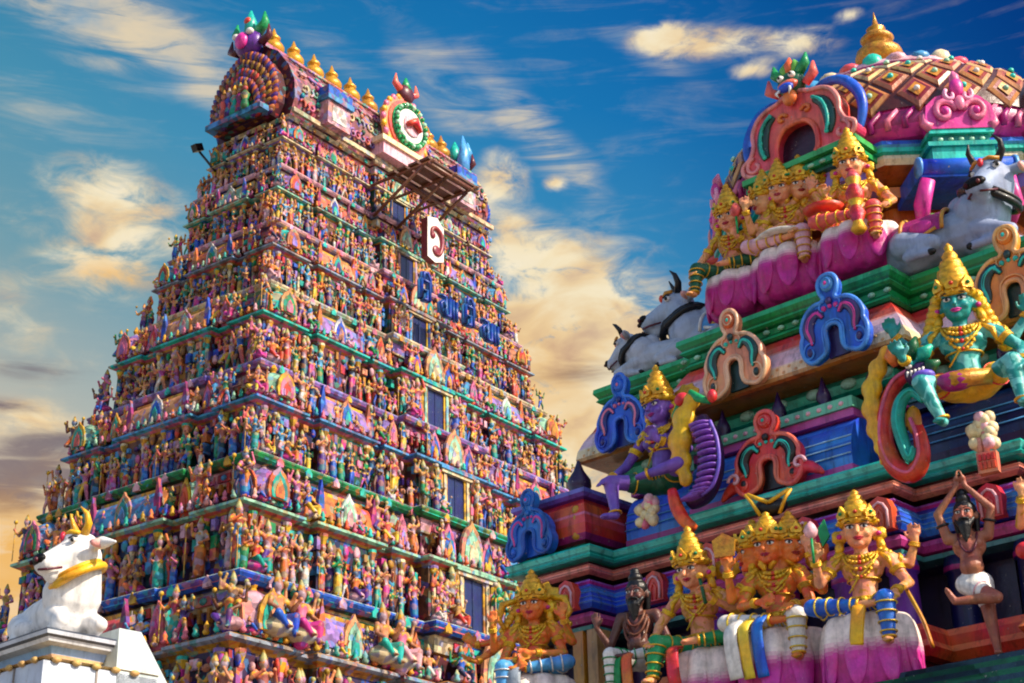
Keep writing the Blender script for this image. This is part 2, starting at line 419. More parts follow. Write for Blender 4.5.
def deity(name, label, cat, loc, rz, sc=1.0, skin='skin', body_mat=None, lean=(0, 0), arms=(), legs=(), heads=((0, 0, 0, 0, 0),), hk=1.3,
          cloth='green', cloth2='gold', trim='gold', crowned=True, crowncol=None, crownh=1.0, female=False, group=None, lips=None, halo=None, vox=.0075,
          beard=None, hair=None, belt=True, ornaments=True, belly=1.0, shoulders=True, sash=None, seatcol=None, standing=False, garment_legs=True, shorts=False):
    """pelvis at the origin, figure faces -Y.  arms: (side, elbow, wrist, fdir, palm, curl); legs: (side, knee, ankle, toe)"""
    root = empty(name, loc, rz, sc)
    tag(root, label, cat, group)
    B = Sculpt(); G = Sculpt(); O = MB()
    sk = C[skin] if isinstance(skin, str) else skin
    lx, ly = lean
    def up(z, x=0, y=0): f = z/.34; return (x+lx*f, y+ly*f, z)
    B.ell((0, 0, .01), (.092, .07, .065))
    B.cap((0, 0, .03), up(.13, 0, -.006), .072, .066*belly)
    if belly > 1.05: B.ell(up(.10, 0, -.03), (.078, .07*belly, .07))
    B.cap(up(.13), up(.22, 0, -.004), .066, .082)
    B.ell(up(.24, 0, .0), (.108, .070, .085))
    for sx in (-1, 1):
        B.cap(up(.30, .05*sx), up(.302, .122*sx), .038, .040)
        if female: B.ell(up(.235, .048*sx, -.058), (.040, .040, .040))
        else: B.ell(up(.25, .048*sx, -.042), (.048, .032, .036))
    n0 = up(.31); 
    hz = .31+.045+.075*hk
    for (hx, hy, dz, yaw, tilt) in heads:
        hc = up(hz+dz, hx, hy-.01)
        B.cap(n0, (hc[0]*.9+n0[0]*.1, hc[1]+.008, hc[2]-.04*hk), .034, .032*hk*.9)
    Ps = []
    for (hx, hy, dz, yaw, tilt) in heads:
        hc = up(hz+dz, hx, hy-.01); Ps.append(head(B, hc, yaw, tilt, hk))
    for (side, el, wr, fd, pm, cu) in arms:
        sh = up(.302, .125*side)
        B.cap(sh, el, .038, .028); B.cap(el, wr, .029, .018)
        mid = (Vector(sh)*.55+Vector(el)*.45); B.ell(tuple(mid), (.034, .034, .034))
        hand(B, wr, fd, pm, cu, 1.05, side)
        if ornaments:
            OA = MB()
            ring_on(OA, sh, el, .45, .036, .008, C['gold']); ring_on(OA, sh, el, .50, .034, .006, C['gold']); ring_on(OA, sh, el, .55, .034, .006, C['gold'])
            OA.build('armlet', M_GOLD, root); OA = MB()
            ring_on(OA, el, wr, .80, .024, .007, C['gold']); ring_on(OA, el, wr, .86, .023, .006, C['gold']); ring_on(OA, el, wr, .92, .022, .006, C['gold'])
            OA.build('bracelet', M_GOLD, root)
    for (side, kn, an, toe) in legs:
        hp = (.052*side, 0, -.005)
        B.cap(hp, kn, .062, .044); B.cap(kn, an, .043, .024)
        A = Vector(an); Tt = Vector(toe)
        B.cap(an, tuple(A.lerp(Tt, .75)), .024, .020)
        d = (Tt-A).normalized(); sd = d.cross(Vector((0, 0, 1)))
        if sd.length < .1: sd = Vector((1, 0, 0))
        sd.normalize()
        for q in range(5):
            o = sd*(q-2)*.0095; st = A.lerp(Tt, .72)+o
            B.cap(tuple(st), tuple(Tt+o-d*abs(q-1.5)*.006), .0085 if q else .011, .0065 if q else .009)
        if garment_legs:
            K = Vector(kn); Hh = Vector(hp)
            G.cap(hp, kn if not shorts else tuple(Vector(hp).lerp(K, .5)), .070, .053 if not shorts else .064)
            if not shorts: G.cap(kn, tuple(K.lerp(A, .82)), .052, .035)
            if trim:
                OB = MB()
                for tt in ((.25, .5, .75) if not shorts else (.5,)): ring_on(OB, hp, kn, tt, .070-.017*tt+.002, .0045, C[trim])
                if not shorts:
                    for tt in (.12, .34, .58, .8): ring_on(OB, kn, an, tt, .053-.019*tt+.003, .0048, C[trim])
                OB.build('garment_stripe', M_GOLD, root)
        if ornaments: OA = MB(); ring_on(OA, kn, an, .92, .030, .008, C['gold']); OA.build('anklet', M_GOLD, root)
    G.ell((0, 0, 0), (.102, .080, .062)); G.cap((0, 0, .0), (0, 0, .045), .082, .076)
    bm = B.mesh('body', vox, sk, body_mat or M_FIG); mesh_obj('body', bm, root)
    gm = G.mesh('garment', vox*1.3, C[cloth] if isinstance(cloth, str) else cloth, M_FIG); mesh_obj('garment', gm, root)
    if belt:
        O2 = MB()
        for (zz, r, t) in ((.052, .083, .010), (.068, .080, .006)):
            O2.tube([((r*1.05)*math.cos(2*PI*i/24), r*math.sin(2*PI*i/24)*.92, zz) for i in range(24)], t, C['gold'], 6, closed=True)
        O2.ell((0, -.082, .05), (.022, .012, .022), C['gold'])
        for q in range(-3, 4): O2.tube([(.022*q, -.078, .045), (.024*q, -.088, .02), (.022*q, -.080, -.006)], .005, C['gold'], 5)
        O2.build('belt', M_GOLD, root)
    if ornaments:
        for (w, dpt, r) in ((.060, .295, .0085), (.072, .265, .0075), (.084, .225, .0075), (.07, .18, .006)):
            pts = []
            for i in range(13):
                a = PI*i/12; x = w*math.cos(a); f = math.sin(a)
                z = .325-(.325-dpt)*f; y = -.040-.040*f-(.012 if female and .2 < z < .28 else 0)
                pts.append(up(z, x, y if dpt < .29 else y*.9))
            O.tube(pts, r, C['gold'], 6)
            for i in (3, 4, 5, 6, 7, 8, 9): O.ell(pts[i], r*1.7, C['gold'] if i != 6 else C['red'], None, 6, 5)
        # sacred thread and chest band
        O.tube([up(.30, .09, -.05), up(.24, .05, -.085), up(.17, -.02, -.075), up(.10, -.07, -.055)], .005, C['yellow'], 5)
        O.tube([up(.175, .082*math.cos(2*PI*i/20), .072*math.sin(2*PI*i/20)) for i in range(20)], .006, C['gold'], 5, closed=True)
        if shoulders:
            for sx in (-1, 1):
                O3 = MB()
                for (dx, dz, rr) in ((0, .025, .024), (.022, .012, .020), (-.02, .034, .02), (.034, -.012, .016)):
                    O3.ell(up(.305+dz, (.118+dx)*sx, -.012), rr, C['gold'], None, 8, 5)
                O3.tube([up(.33, .085*sx, -.02), up(.28, .135*sx, -.045), up(.22, .15*sx, -.03)], [.012, .016, .006], C['gold'], 6)
                O3.build('shoulder_ornament', M_GOLD, root)
    if O.n: O.build('necklace', M_GOLD, root)
    for (P, R) in Ps:
        face_parts(root, P, R, hk, C[lips] if lips else H('#b81c28'))
        if crowned: crown(root, P, R, hk, C[crowncol] if crowncol else None, crownh)
    if halo:
        hm = MB(); P, R = Ps[0]; m = T(*P(0, .06, .01))@R.to_4x4()
        hm.lathe([(.118*hk, -.006), (.124*hk, 0), (.118*hk, .006)], 28, C[halo], m@RX(PI/2), lob=14, la=.14)
        hm.lathe([(.08*hk, -.012), (.084*hk, 0), (.08*hk, .01)], 24, C['gold'], m@RX(PI/2))
        hm.build('halo', M_GOLD, root)
    if hair or beard:
        for (P, R) in Ps:
            if beard:
                bd = Sculpt(); k = hk
                bd.cap(P(-.04, -.03, -.03), P(-.02, -.05, -.06), .016*k, .02*k); bd.cap(P(.04, -.03, -.03), P(.02, -.05, -.06), .016*k, .02*k)
                bd.cap(P(0, -.052, -.062), P(0, -.06, -.15), .028*k, .008*k); bd.cap(P(-.018, -.05, -.07), P(-.012, -.055, -.13), .018*k, .006*k); bd.cap(P(.018, -.05, -.07), P(.014, -.055, -.13), .018*k, .006*k)
                bd.cap(P(-.026, -.062, -.030), P(0, -.072, -.024), .006*k, .008*k); bd.cap(P(.026, -.062, -.030), P(0, -.072, -.024), .006*k, .008*k)
                mesh_obj('beard', bd.mesh('beard', .006, C[beard], M_FIG, 1), root)
            if hair:
                hr = Sculpt(); k = hk
                hr.ell(P(0, .012, .03), (.064*k, .066*k, .060*k)); hr.cap(P(0, .04, .0), P(0, .05, -.08), .05*k, .03*k)
                hr.cap(P(-.055, .02, 0), P(-.05, .02, -.09), .022*k, .014*k); hr.cap(P(.055, .02, 0), P(.05, .02, -.09), .022*k, .014*k)
                hr.ell(P(0, .0, .09), (.042*k, .042*k, .034*k)); hr.ell(P(0, .0, .125), (.028*k, .028*k, .026*k))
                mesh_obj('hair', hr.mesh('hair', .007, C[hair], M_FIG, 1), root)
    if sash:
        for (pts, r, col) in sash:
            sm = MB(); sm.tube(crom(pts, 4), r, C[col], 8, flat=.35); sm.build('sash', M_FIG, root)
    return root, Ps

def lotus(root, r, h, loc=(0, 0, 0), n=9, cut=.72, top=None, low=None, sy=.8):
    m = MB(); top = top or H('#fdeae0'); low = low or H('#d8359f')
    mid = tuple((a+b)/2 for a, b in zip(top, low))
    M = T(*loc)@S(.84, sy*.95, 1)
    def mixk(t): t = max(0, min(1, t)); t = t*t*(3-2*t); return tuple(a_*(1-t)+b_*t for a_, b_ in zip(low, top))
    prof = crom([(r*.60, -h), (r*.84, -h*.90), (r*1.0, -h*.68), (r*1.05, -h*.45), (r*1.0, -h*.2), (r*.90, -h*.05), (r*.72, 0)], 5)
    m.lathe([(p_[0], p_[1], mixk((p_[1]/h+cut)/.24)) for p_ in prof]+[(.05, .004, top)], n*8, top, M, lob=n, la=.20)
    for i in range(n):      # raised petal tips
        a = 2*PI*(i+.5)/n
        mm = M@RZ(a)@T(r*1.0, 0, -h*.45)@RY(-.12)
        pp = crom([(.008, -h*.46), (r*.16, -h*.34), (r*.24, -h*.08), (r*.22, h*.12), (r*.12, h*.30), (.006, h*.40)], 4)
        m.lathe([(p_[0], p_[1], mixk((p_[1]/h+cut-.45)/.24)) for p_ in pp], 12, top, mm@S(.42, 1.15, 1))
    return m.build('lotus_seat', M_FIG, root)
# ------------------------------------------------------------------ camera, sun, sky
cam = bpy.data.cameras.new('camera'); co = bpy.data.objects.new('camera', cam); COL.objects.link(co)
Rv = Vector((0.99974166, 0.00920812, -0.0207804)); Uv = Vector((0.02272915, -0.40501891, 0.91402575)); Fv = Vector((0, 0.91426194, 0.40512357))
mm = Matrix((Rv, Uv, -Fv)).transposed().to_4x4(); mm.translation = Vector((0, 0, 1.7)); co.matrix_world = mm
cam.sensor_width = 36; cam.lens = 1647.6/1024*36; cam.clip_end = 6000; cam.clip_start = .1
scene.camera = co
SUN_AZ, SUN_EL = math.radians(119), math.radians(38)      # azimuth from +Y towards +X
sd = Vector((math.sin(SUN_AZ)*math.cos(SUN_EL), math.cos(SUN_AZ)*math.cos(SUN_EL), math.sin(SUN_EL)))
sl = bpy.data.lights.new('sun', 'SUN'); sl.energy = 3.7; sl.angle = math.radians(.6); sl.color = (1, .86, .68)
so = bpy.data.objects.new('sun', sl); COL.objects.link(so); so.rotation_euler = sd.to_track_quat('Z', 'Y').to_euler()

w = bpy.data.worlds.new('World'); scene.world = w; w.use_nodes = True
nt = w.node_tree; nt.nodes.clear()
L = nt.links.new
sky = nd(nt, 'ShaderNodeTexSky', sky_type='NISHITA', sun_disc=False, sun_elevation=SUN_EL, sun_rotation=SUN_AZ)
tc = nd(nt, 'ShaderNodeTexCoord'); sp = nd(nt, 'ShaderNodeSeparateXYZ'); L(tc.outputs['Generated'], sp.inputs[0])
def M2(op, a, b=None, cl=False):
    n = nd(nt, 'ShaderNodeMath', operation=op, use_clamp=cl)
    for i, x in enumerate((a, b)):
        if x is None: continue
        if isinstance(x, (int, float)): n.inputs[i].default_value = x
        else: L(x, n.inputs[i])
    return n.outputs[0]
az = M2('MULTIPLY', M2('ARCTAN2', sp.outputs[0], sp.outputs[1]), 180/PI)
el = M2('MULTIPLY', M2('ARCSINE', sp.outputs[2]), 180/PI)
cmb = nd(nt, 'ShaderNodeCombineXYZ'); L(az, cmb.inputs[0]); L(el, cmb.inputs[1])
# blue of the clear sky by height and by side
rE = ramp(nt, [(0.0, H('#d9cfae')), (.16, H('#cfcaae')), (.30, H('#9fb9bd')), (.48, H('#5f9dbb')), (.66, H('#3c90c0')), (.82, H('#1c79b8')), (1.0, H('#0e64aa'))])
mrE = nd(nt, 'ShaderNodeMapRange'); mrE.inputs[1].default_value = 8; mrE.inputs[2].default_value = 38
elt = M2('ADD', el, M2('MULTIPLY', M2('MINIMUM', M2('MAXIMUM', az, -22), 22), .22))
L(elt, mrE.inputs[0]); L(mrE.outputs[0], rE.inputs[0])
rA = ramp(nt, [(0.0, (1.45, 1.02, .84)), (.25, (1.25, 1.02, .92)), (.45, (1.0, 1.0, .97)), (.62, (.85, .90, .94)), (.80, (.50, .60, .74)), (1, (.25, .33, .55))])
mrA = nd(nt, 'ShaderNodeMapRange'); mrA.inputs[1].default_value = -20; mrA.inputs[2].default_value = 21
L(az, mrA.inputs[0]); L(mrA.outputs[0], rA.inputs[0])
mb = nd(nt, 'ShaderNodeMix', data_type='RGBA', blend_type='MULTIPLY'); mb.inputs[0].default_value = 1
L(rE.outputs[0], mb.inputs[6]); L(rA.outputs[0], mb.inputs[7])
# clouds: noise stretched into wisps, gathered where the blobs lie (azimuth, elevation, half sizes, turn in degrees)
def blobs(lst):
    tot = None
    for (a, e, ra, re, rot, st) in lst:
        mp = nd(nt, 'ShaderNodeMapping', vector_type='TEXTURE'); mp.inputs['Location'].default_value = (a, e, 0)
        mp.inputs['Rotation'].default_value = (0, 0, math.radians(-rot)); mp.inputs['Scale'].default_value = (ra, re, 1)
        L(cmb.outputs[0], mp.inputs[0])
        g = nd(nt, 'ShaderNodeTexGradient', gradient_type='SPHERICAL'); L(mp.outputs[0], g.inputs[0])
        q = M2('MULTIPLY', g.outputs['Fac'], st)
        tot = q if tot is None else M2('ADD', tot, q)
    return tot
def cloudnoise(scale, rot, sx, sy, det, rough, dist, off):
    mp = nd(nt, 'ShaderNodeMapping'); mp.inputs['Rotation'].default_value = (0, 0, math.radians(rot)); mp.inputs['Scale'].default_value = (sx, sy, 1); mp.inputs['Location'].default_value = (off, off*.7, 0)
    L(cmb.outputs[0], mp.inputs[0])
    n = nd(nt, 'ShaderNodeTexNoise', i_Scale=scale, i_Detail=det, i_Roughness=rough, i_Distortion=dist); L(mp.outputs[0], n.inputs[0]); return n.outputs['Fac']
def px(x, y):   # photograph-to-sky chart used to note where each cloud bank stands (degrees)
    X = (x-512)/1647.6; Y = (341.5-y)/1647.6; d = (Fv+Rv*X+Uv*Y).normalized()
    return math.degrees(math.atan2(d.x, d.y)), math.degrees(math.asin(d.z))
D = 180/PI/1647.6
def BL(*rows):
    out = []
    for (x, y, rx, ry, rot, st) in rows:
        a, e = px(x, y); out.append((a, e, rx*D*1.15, ry*D, rot, st))
    return out
wispN = cloudnoise(.62, 34, .26, 1.9, 9, .62, 1.1, 3.1)
puffN = cloudnoise(.75, 12, .62, 1.3, 10, .62, .5, 8.3)
wb = blobs(BL((110,22,240,66,16,1.25), (180,60,150,34,34,.5), (30,110,150,60,14,.5), (430,80,110,40,50,.72), (510,110,140,46,42,.72), (570,165,110,40,40,.5),
              (660,62,110,22,28,.42), (700,44,120,34,4,.7), (545,240,140,44,28,.8), (340,60,150,40,30,.4)))
pb = blobs(BL((118,200,105,56,12,1.15), (105,262,90,50,0,1.1), (690,42,95,26,2,1.35), (795,42,75,22,4,1.1), (752,70,34,14,0,1.0), (851,15,24,10,0,1.0), (656,36,36,20,0,.9),
              (500,180,40,44,0,1.2), (556,183,18,12,0,1.2), (585,320,170,130,25,1.25), (560,420,110,190,0,1.35), (530,250,90,34,24,1.0), (15,560,170,170,0,1.5), (10,300,60,60,0,.5), (20,215,40,26,0,.5), (25,418,60,26,0,.8), (640,420,120,110,0,.7), (40,360,110,60,0,.45)))
def sm(v, lo, hi):
    n = nd(nt, 'ShaderNodeMapRange', interpolation_type='SMOOTHSTEP'); n.inputs[1].default_value = lo; n.inputs[2].default_value = hi; L(v, n.inputs[0]); return n.outputs[0]
wm = sm(M2('MULTIPLY', wb, M2('ADD', M2('MULTIPLY', wispN, 2.9), -.72)), .10, .95)
pm = sm(M2('MULTIPLY', pb, M2('ADD', M2('MULTIPLY', puffN, 2.6), -.62)), .12, .85)
gen = sm(M2('ADD', wispN, M2('MULTIPLY', puffN, .5)), .72, 1.2)
# cloud colour: cream where thick, greyer blue in the thin parts
shade = cloudnoise(.42, 10, .8, 1.5, 5, .5, .4, 15.0)
rC = ramp(nt, [(.30, H('#cfae92')), (.44, H('#f2d4a4')), (.56, H('#fbe9c2')), (.75, H('#fff4da'))]); L(shade, rC.inputs[0])
rW = ramp(nt, [(.32, H('#9fb4c2')), (.5, H('#d8cdb8')), (.68, H('#f8dfb4'))]); L(shade, rW.inputs[0])
def mixc(f, a, b):
    n = nd(nt, 'ShaderNodeMix', data_type='RGBA'); L(f, n.inputs[0]); L(a, n.inputs[6]); L(b, n.inputs[7]); return n.outputs[2]
c1 = mixc(M2('MULTIPLY', gen, .22), mb.outputs[2], rW.outputs[0])
c2 = mixc(M2('MULTIPLY', wm, .78), c1, rW.outputs[0])
c3 = mixc(M2('MULTIPLY', pm, .95), c2, rC.outputs[0])
db = blobs(BL((28,468,120,34,-6,1.4), (60,440,70,20,0,.8), (5,500,60,26,0,1.1), (575,372,70,22,0,.8), (600,260,60,16,20,.4), (30,370,90,22,0,.7), (0,405,60,14,0,.8)))
dmk = sm(M2('MULTIPLY', db, M2('ADD', M2('MULTIPLY', wispN, 2.4), -.4)), .1, .85)
dc = nd(nt, 'ShaderNodeRGB'); dc.outputs[0].default_value = (*H('#6d5d6b'), 1)
c4 = mixc(M2('MULTIPLY', dmk, .8), c3, dc.outputs[0])
ob = blobs(BL((10,540,110,60,0,.9), (150,285,80,24,0,.6), (110,275,80,20,0,.7), (15,600,90,90,0,.9), (520,400,90,120,0,.6)))
oc = nd(nt, 'ShaderNodeRGB'); oc.outputs[0].default_value = (*H('#f2b456'), 1)
c5 = mixc(M2('MULTIPLY', M2('MULTIPLY', ob, .75, True), pm), c4, oc.outputs[0])
EXPO = 1.0
SKYK = nd(nt, 'ShaderNodeMix', data_type='RGBA', blend_type='ADD'); SKYK.inputs[0].default_value = 1
bg1 = nd(nt, 'ShaderNodeBackground'); bg1.inputs[1].default_value = .49; L(c5, bg1.inputs[0])
bg2 = nd(nt, 'ShaderNodeBackground'); bg2.inputs[1].default_value = .05; L(sky.outputs[0], bg2.inputs[0])
# towards the unseen half of the sky the plain daylight sky takes over
back = sm(M2('ABSOLUTE', az), 30, 60)
high = sm(el, 45, 60)
both = M2('MAXIMUM', back, high)
ms = nd(nt, 'ShaderNodeMixShader'); L(both, ms.inputs[0]); L(bg1.outputs[0], ms.inputs[1]); 
bg3 = nd(nt, 'ShaderNodeBackground'); bg3.inputs[1].default_value = .10; L(sky.outputs[0], bg3.inputs[0]); L(bg3.outputs[0], ms.inputs[2])
wo = nd(nt, 'ShaderNodeOutputWorld'); L(ms.outputs[0], wo.inputs[0])
scene.view_settings.view_transform = 'Standard'; scene.view_settings.look = 'None'; scene.view_settings.exposure = EXPO; scene.view_settings.gamma = 1
scene.render.engine = 'CYCLES'; scene.cycles.filter_width = 2.0; scene.cycles.max_bounces = 5; scene.cycles.diffuse_bounces = 3

# ------------------------------------------------------------------ ground
gm_, gn = new_mat('ground_dust')
bs = nd(gn, 'ShaderNodeBsdfPrincipled', i_Roughness=.9); t_ = nd(gn, 'ShaderNodeTexCoord'); n_ = nd(gn, 'ShaderNodeTexNoise', i_Scale=1.3, i_Detail=8.0)
r_ = ramp(gn, [(.3, (.16, .12, .09)), (.7, (.30, .24, .18))]); o_ = nd(gn, 'ShaderNodeOutputMaterial')
gn.links.new(t_.outputs['Object'], n_.inputs[0]); gn.links.new(n_.outputs['Fac'], r_.inputs[0]); gn.links.new(r_.outputs[0], bs.inputs['Base Color']); gn.links.new(bs.outputs[0], o_.inputs[0])
g = MB(); g.add([(-3000, -3000, 0), (3000, -3000, 0), (3000, 3000, 0), (-3000, 3000, 0)], [(0, 1, 2, 3)], (.2, .16, .12))
tag(g.build('ground', gm_), kind='structure')

# ------------------------------------------------------------------ horseshoe (kudu) ornaments
def omega(w, h):
    R = [(0, 1.0), (.07, .985), (.125, .93), (.14, .86), (.12, .78), (.085, .72), (.12, .675), (.22, .66), (.32, .61), (.41, .52), (.46, .42), (.455, .34), (.50, .26), (.505, .16), (.46, .06), (.37, .0), (.28, .01), (.16, .06), (.115, .16), (.12, .26), (.11, .34), (.06, .385), (0, .395)]
    r = crom(R, 3)
    poly = [(x*w, y*h) for x, y in r]; l = [(-x, y) for x, y in poly]
    return poly[:-1]+l[::-1][:-1]       # down the right side, then up the left
def curl(cx, cz, r0, r1, a0, a1, n=14):
    return [(cx+(r0+(r1-r0)*i/n)*math.cos(a0+(a1-a0)*i/n), cz+(r0+(r1-r0)*i/n)*math.sin(a0+(a1-a0)*i/n)) for i in range(n+1)]
def kudu(parent, M, w, h, base, rim, inner, core, depth=.05, boss=None, name='arch_ornament', back=None, lump=True):
    jr = random.Random(int(w*977+h*613+depth*331)+len(COL.objects)); a1, a2, a3 = jr.uniform(0, 6), jr.uniform(0, 6), jr.uniform(0, 6)
    def wob(x, z): return (x*(1+.035*math.sin(a1+z/h*5)), z*(1+.02*math.sin(a2+x/w*7))+.010*h*math.sin(a3+x/w*4))
    mb_ = MB(); ol = [wob(*p) for p in omega(w, h)]
    M = M@Matrix.Rotation(jr.uniform(-.03, .03), 4, 'Y')
    for j in range(9):      # a row of beads across the shoulders
        t = -1+j/4; mb_.ell((t*.36*w, -depth-.004, (.60-.16*t*t)*h), .016*w/.5*jr.uniform(.8, 1.3), core, M, 6, 4)
    mb_.plate(ol, -depth, 0, base, M, back or base)
    y = -depth
    mb_.tube([(p[0]*.985, y, p[1]) for p in ol], .017*w/.5, rim, 6, M, closed=True)
    ol2 = [(p[0]*.78, p[1]*.80+.085*h) for p in ol]
    for sx in (-1, 1):
        # inner crescent and bottom scroll
        cr = crom([(.12, .49), (.20, .565), (.31, .51), (.355, .40), (.325, .29), (.32, .21)], 4)
        mb_.tube([(sx*p[0]*w, y-.004, p[1]*h) for p in cr], [.018*w+.072*w*math.sin(PI*min(1, (i+1)/len(cr))) for i in range(len(cr))], inner, 8, M, flat=.5, up=(0, 1, 0))
        mb_.tube([(sx*p[0]*w, y-.010, p[1]*h) for p in cr], [.012*w+.024*w*math.sin(PI*min(1, (i+1)/len(cr))) for i in range(len(cr))], core, 6, M)
        sc_ = [(sx*(.365+q[0])*w, y-.006, (.135+q[1])*h) for q in curl(0, 0, .12, .02, 2.2, -5.2, 22)]
        mb_.tube(sc_, .014*w, rim, 6, M)
        mb_.ell((sx*.365*w, y-.008, .135*h), (.045*w, .03*w, .05*h), inner, M, 8, 6)
        mb_.tube([(sx*p[0]*w, y-.006, p[1]*h) for p in crom([(.155, .05), (.15, .18), (.16, .28), (.14, .37), (.07, .42), (0, .43)], 3)], .014*w, rim, 6, M)
        mb_.tube([(sx*p[0]*w, y-.006, p[1]*h) for p in curl(.10, .60, .075, .015, 1.9, -3.4, 14)], .012*w, rim, 6, M)
    bz = .87*h
    mb_.plate([(-.15*w, .03*h), (.15*w, .03*h), (.13*w, .34*h), (0, .41*h), (-.13*w, .34*h)], -depth*.35, 0, inner, M)
    mb_.ell((0, y, bz), (.105*w, .06*w, .095*h), boss or base, M, 12, 8)
    mb_.tube([(.065*w*math.cos(a*PI/6), y-.045*w, bz+.06*h*math.sin(a*PI/6)) for a in range(12)], .012*w, rim, 6, M, closed=True)
    mb_.ell((0, y-.05*w, bz), (.028*w, .025*w, .026*h), core, M, 8, 6)
    mb_.ell((0, y-.01, .66*h), (.05*w, .04*w, .05*h), inner, M, 8, 6)
    return mb_.build(name, M_PAINT, parent)
def shoe(mb_, M, w, h, rim, infill, core, depth=.1):
    # simple horseshoe plate for the far tower
    o = [(-.5, 0), (-.56, .22), (-.5, .52), (-.32, .76), (-.1, .88), (0, 1.0), (.1, .88), (.32, .76), (.5, .52), (.56, .22), (.5, 0)]
    mb_.plate([(x*w, z*h) for x, z in o], -depth, 0, rim, M)
    mb_.plate([(x*w*.74, z*h*.80+.02*h) for x, z in o], -depth*1.35, -depth, infill, M)
    mb_.plate([(x*w*.40, z*h*.52+.04*h) for x, z in o], -depth*1.7, -depth*1.3, core, M)
# ------------------------------------------------------------------ the great gateway tower
GC = (-5.474, 52.436); GR = math.radians(53.743)
gop = empty('gateway_tower', (GC[0], GC[1], 0), GR)
tag(gop, 'tall many-tiered temple gateway tower covered in painted figures, filling the left half', 'tower')
Zs = [31.0, 28.82, 26.45, 23.85, 20.72, 17.48, 13.76, 9.4]
As = [5.46, 5.95, 6.50, 7.18, 8.17, 9.07, 10.06, 11.2]
Bs = [1.82, 2.05, 2.47, 3.05, 3.78, 4.60, 5.30, 6.2]
def jog_path(a, b, front, side):
    # front/side: (t0, t1, out); ccw polygon, y=-b is the front
    pts = []
    def add(p):
        if not pts or (abs(pts[-1][0]-p[0])+abs(pts[-1][1]-p[1])) > 1e-5: pts.append(p)
    for (t0, t1, o) in front: add((a*t0, -b-o)); add((a*t1, -b-o))
    for (t0, t1, o) in side: add((a+o, b*t0)); add((a+o, b*t1))
    for (t0, t1, o) in front: add((-a*t0, b+o)); add((-a*t1, b+o))
    for (t0, t1, o) in side: add((-a-o, -b*t0)); add((-a-o, -b*t1))
    if abs(pts[0][0]-pts[-1][0])+abs(pts[0][1]-pts[-1][1]) < 1e-5: pts.pop()
    return pts
CORN = [('cream', 'maroon', 'rose'), ('rose', 'maroon', 'cream'), ('rose', 'lilac', 'salmon'), ('cream', 'mint', 'lilac'), ('lilac', 'magenta', 'rose'), ('green', 'dkgreen', 'rose'), ('blue', 'navy', 'cream')]
CNAME = ['cream top', 'pale pink', 'rose', 'cream-and-mint', 'lilac', 'green', 'blue']
LEDG = ['cream', 'mint', 'grey', 'turq', 'sky', 'mint', 'grey', 'lime']
BRIGHT = ['orange', 'pink', 'sky', 'teal', 'ochre', 'salmon', 'lilac', 'turq', 'rose', 'hot', 'peach', 'green', 'blue', 'red', 'purple', 'magenta']
rt = random.Random(5)
spots = []        # figure stations: (x, y, z, rz, size, kind, tier, face, u)
def fpos(face, u, out, a, b):
    # a point on the front or the side face; u in [-1,1] from the near corner outward
    if face == 'f': return (u*a, -b-out, 0.0)
    return (-a-out, -u*b, -PI/2)
def fM(face, u, out, a, b, z): x, y, r = fpos(face, u, out, a, b); return T(x, y, z)@RZ(r)
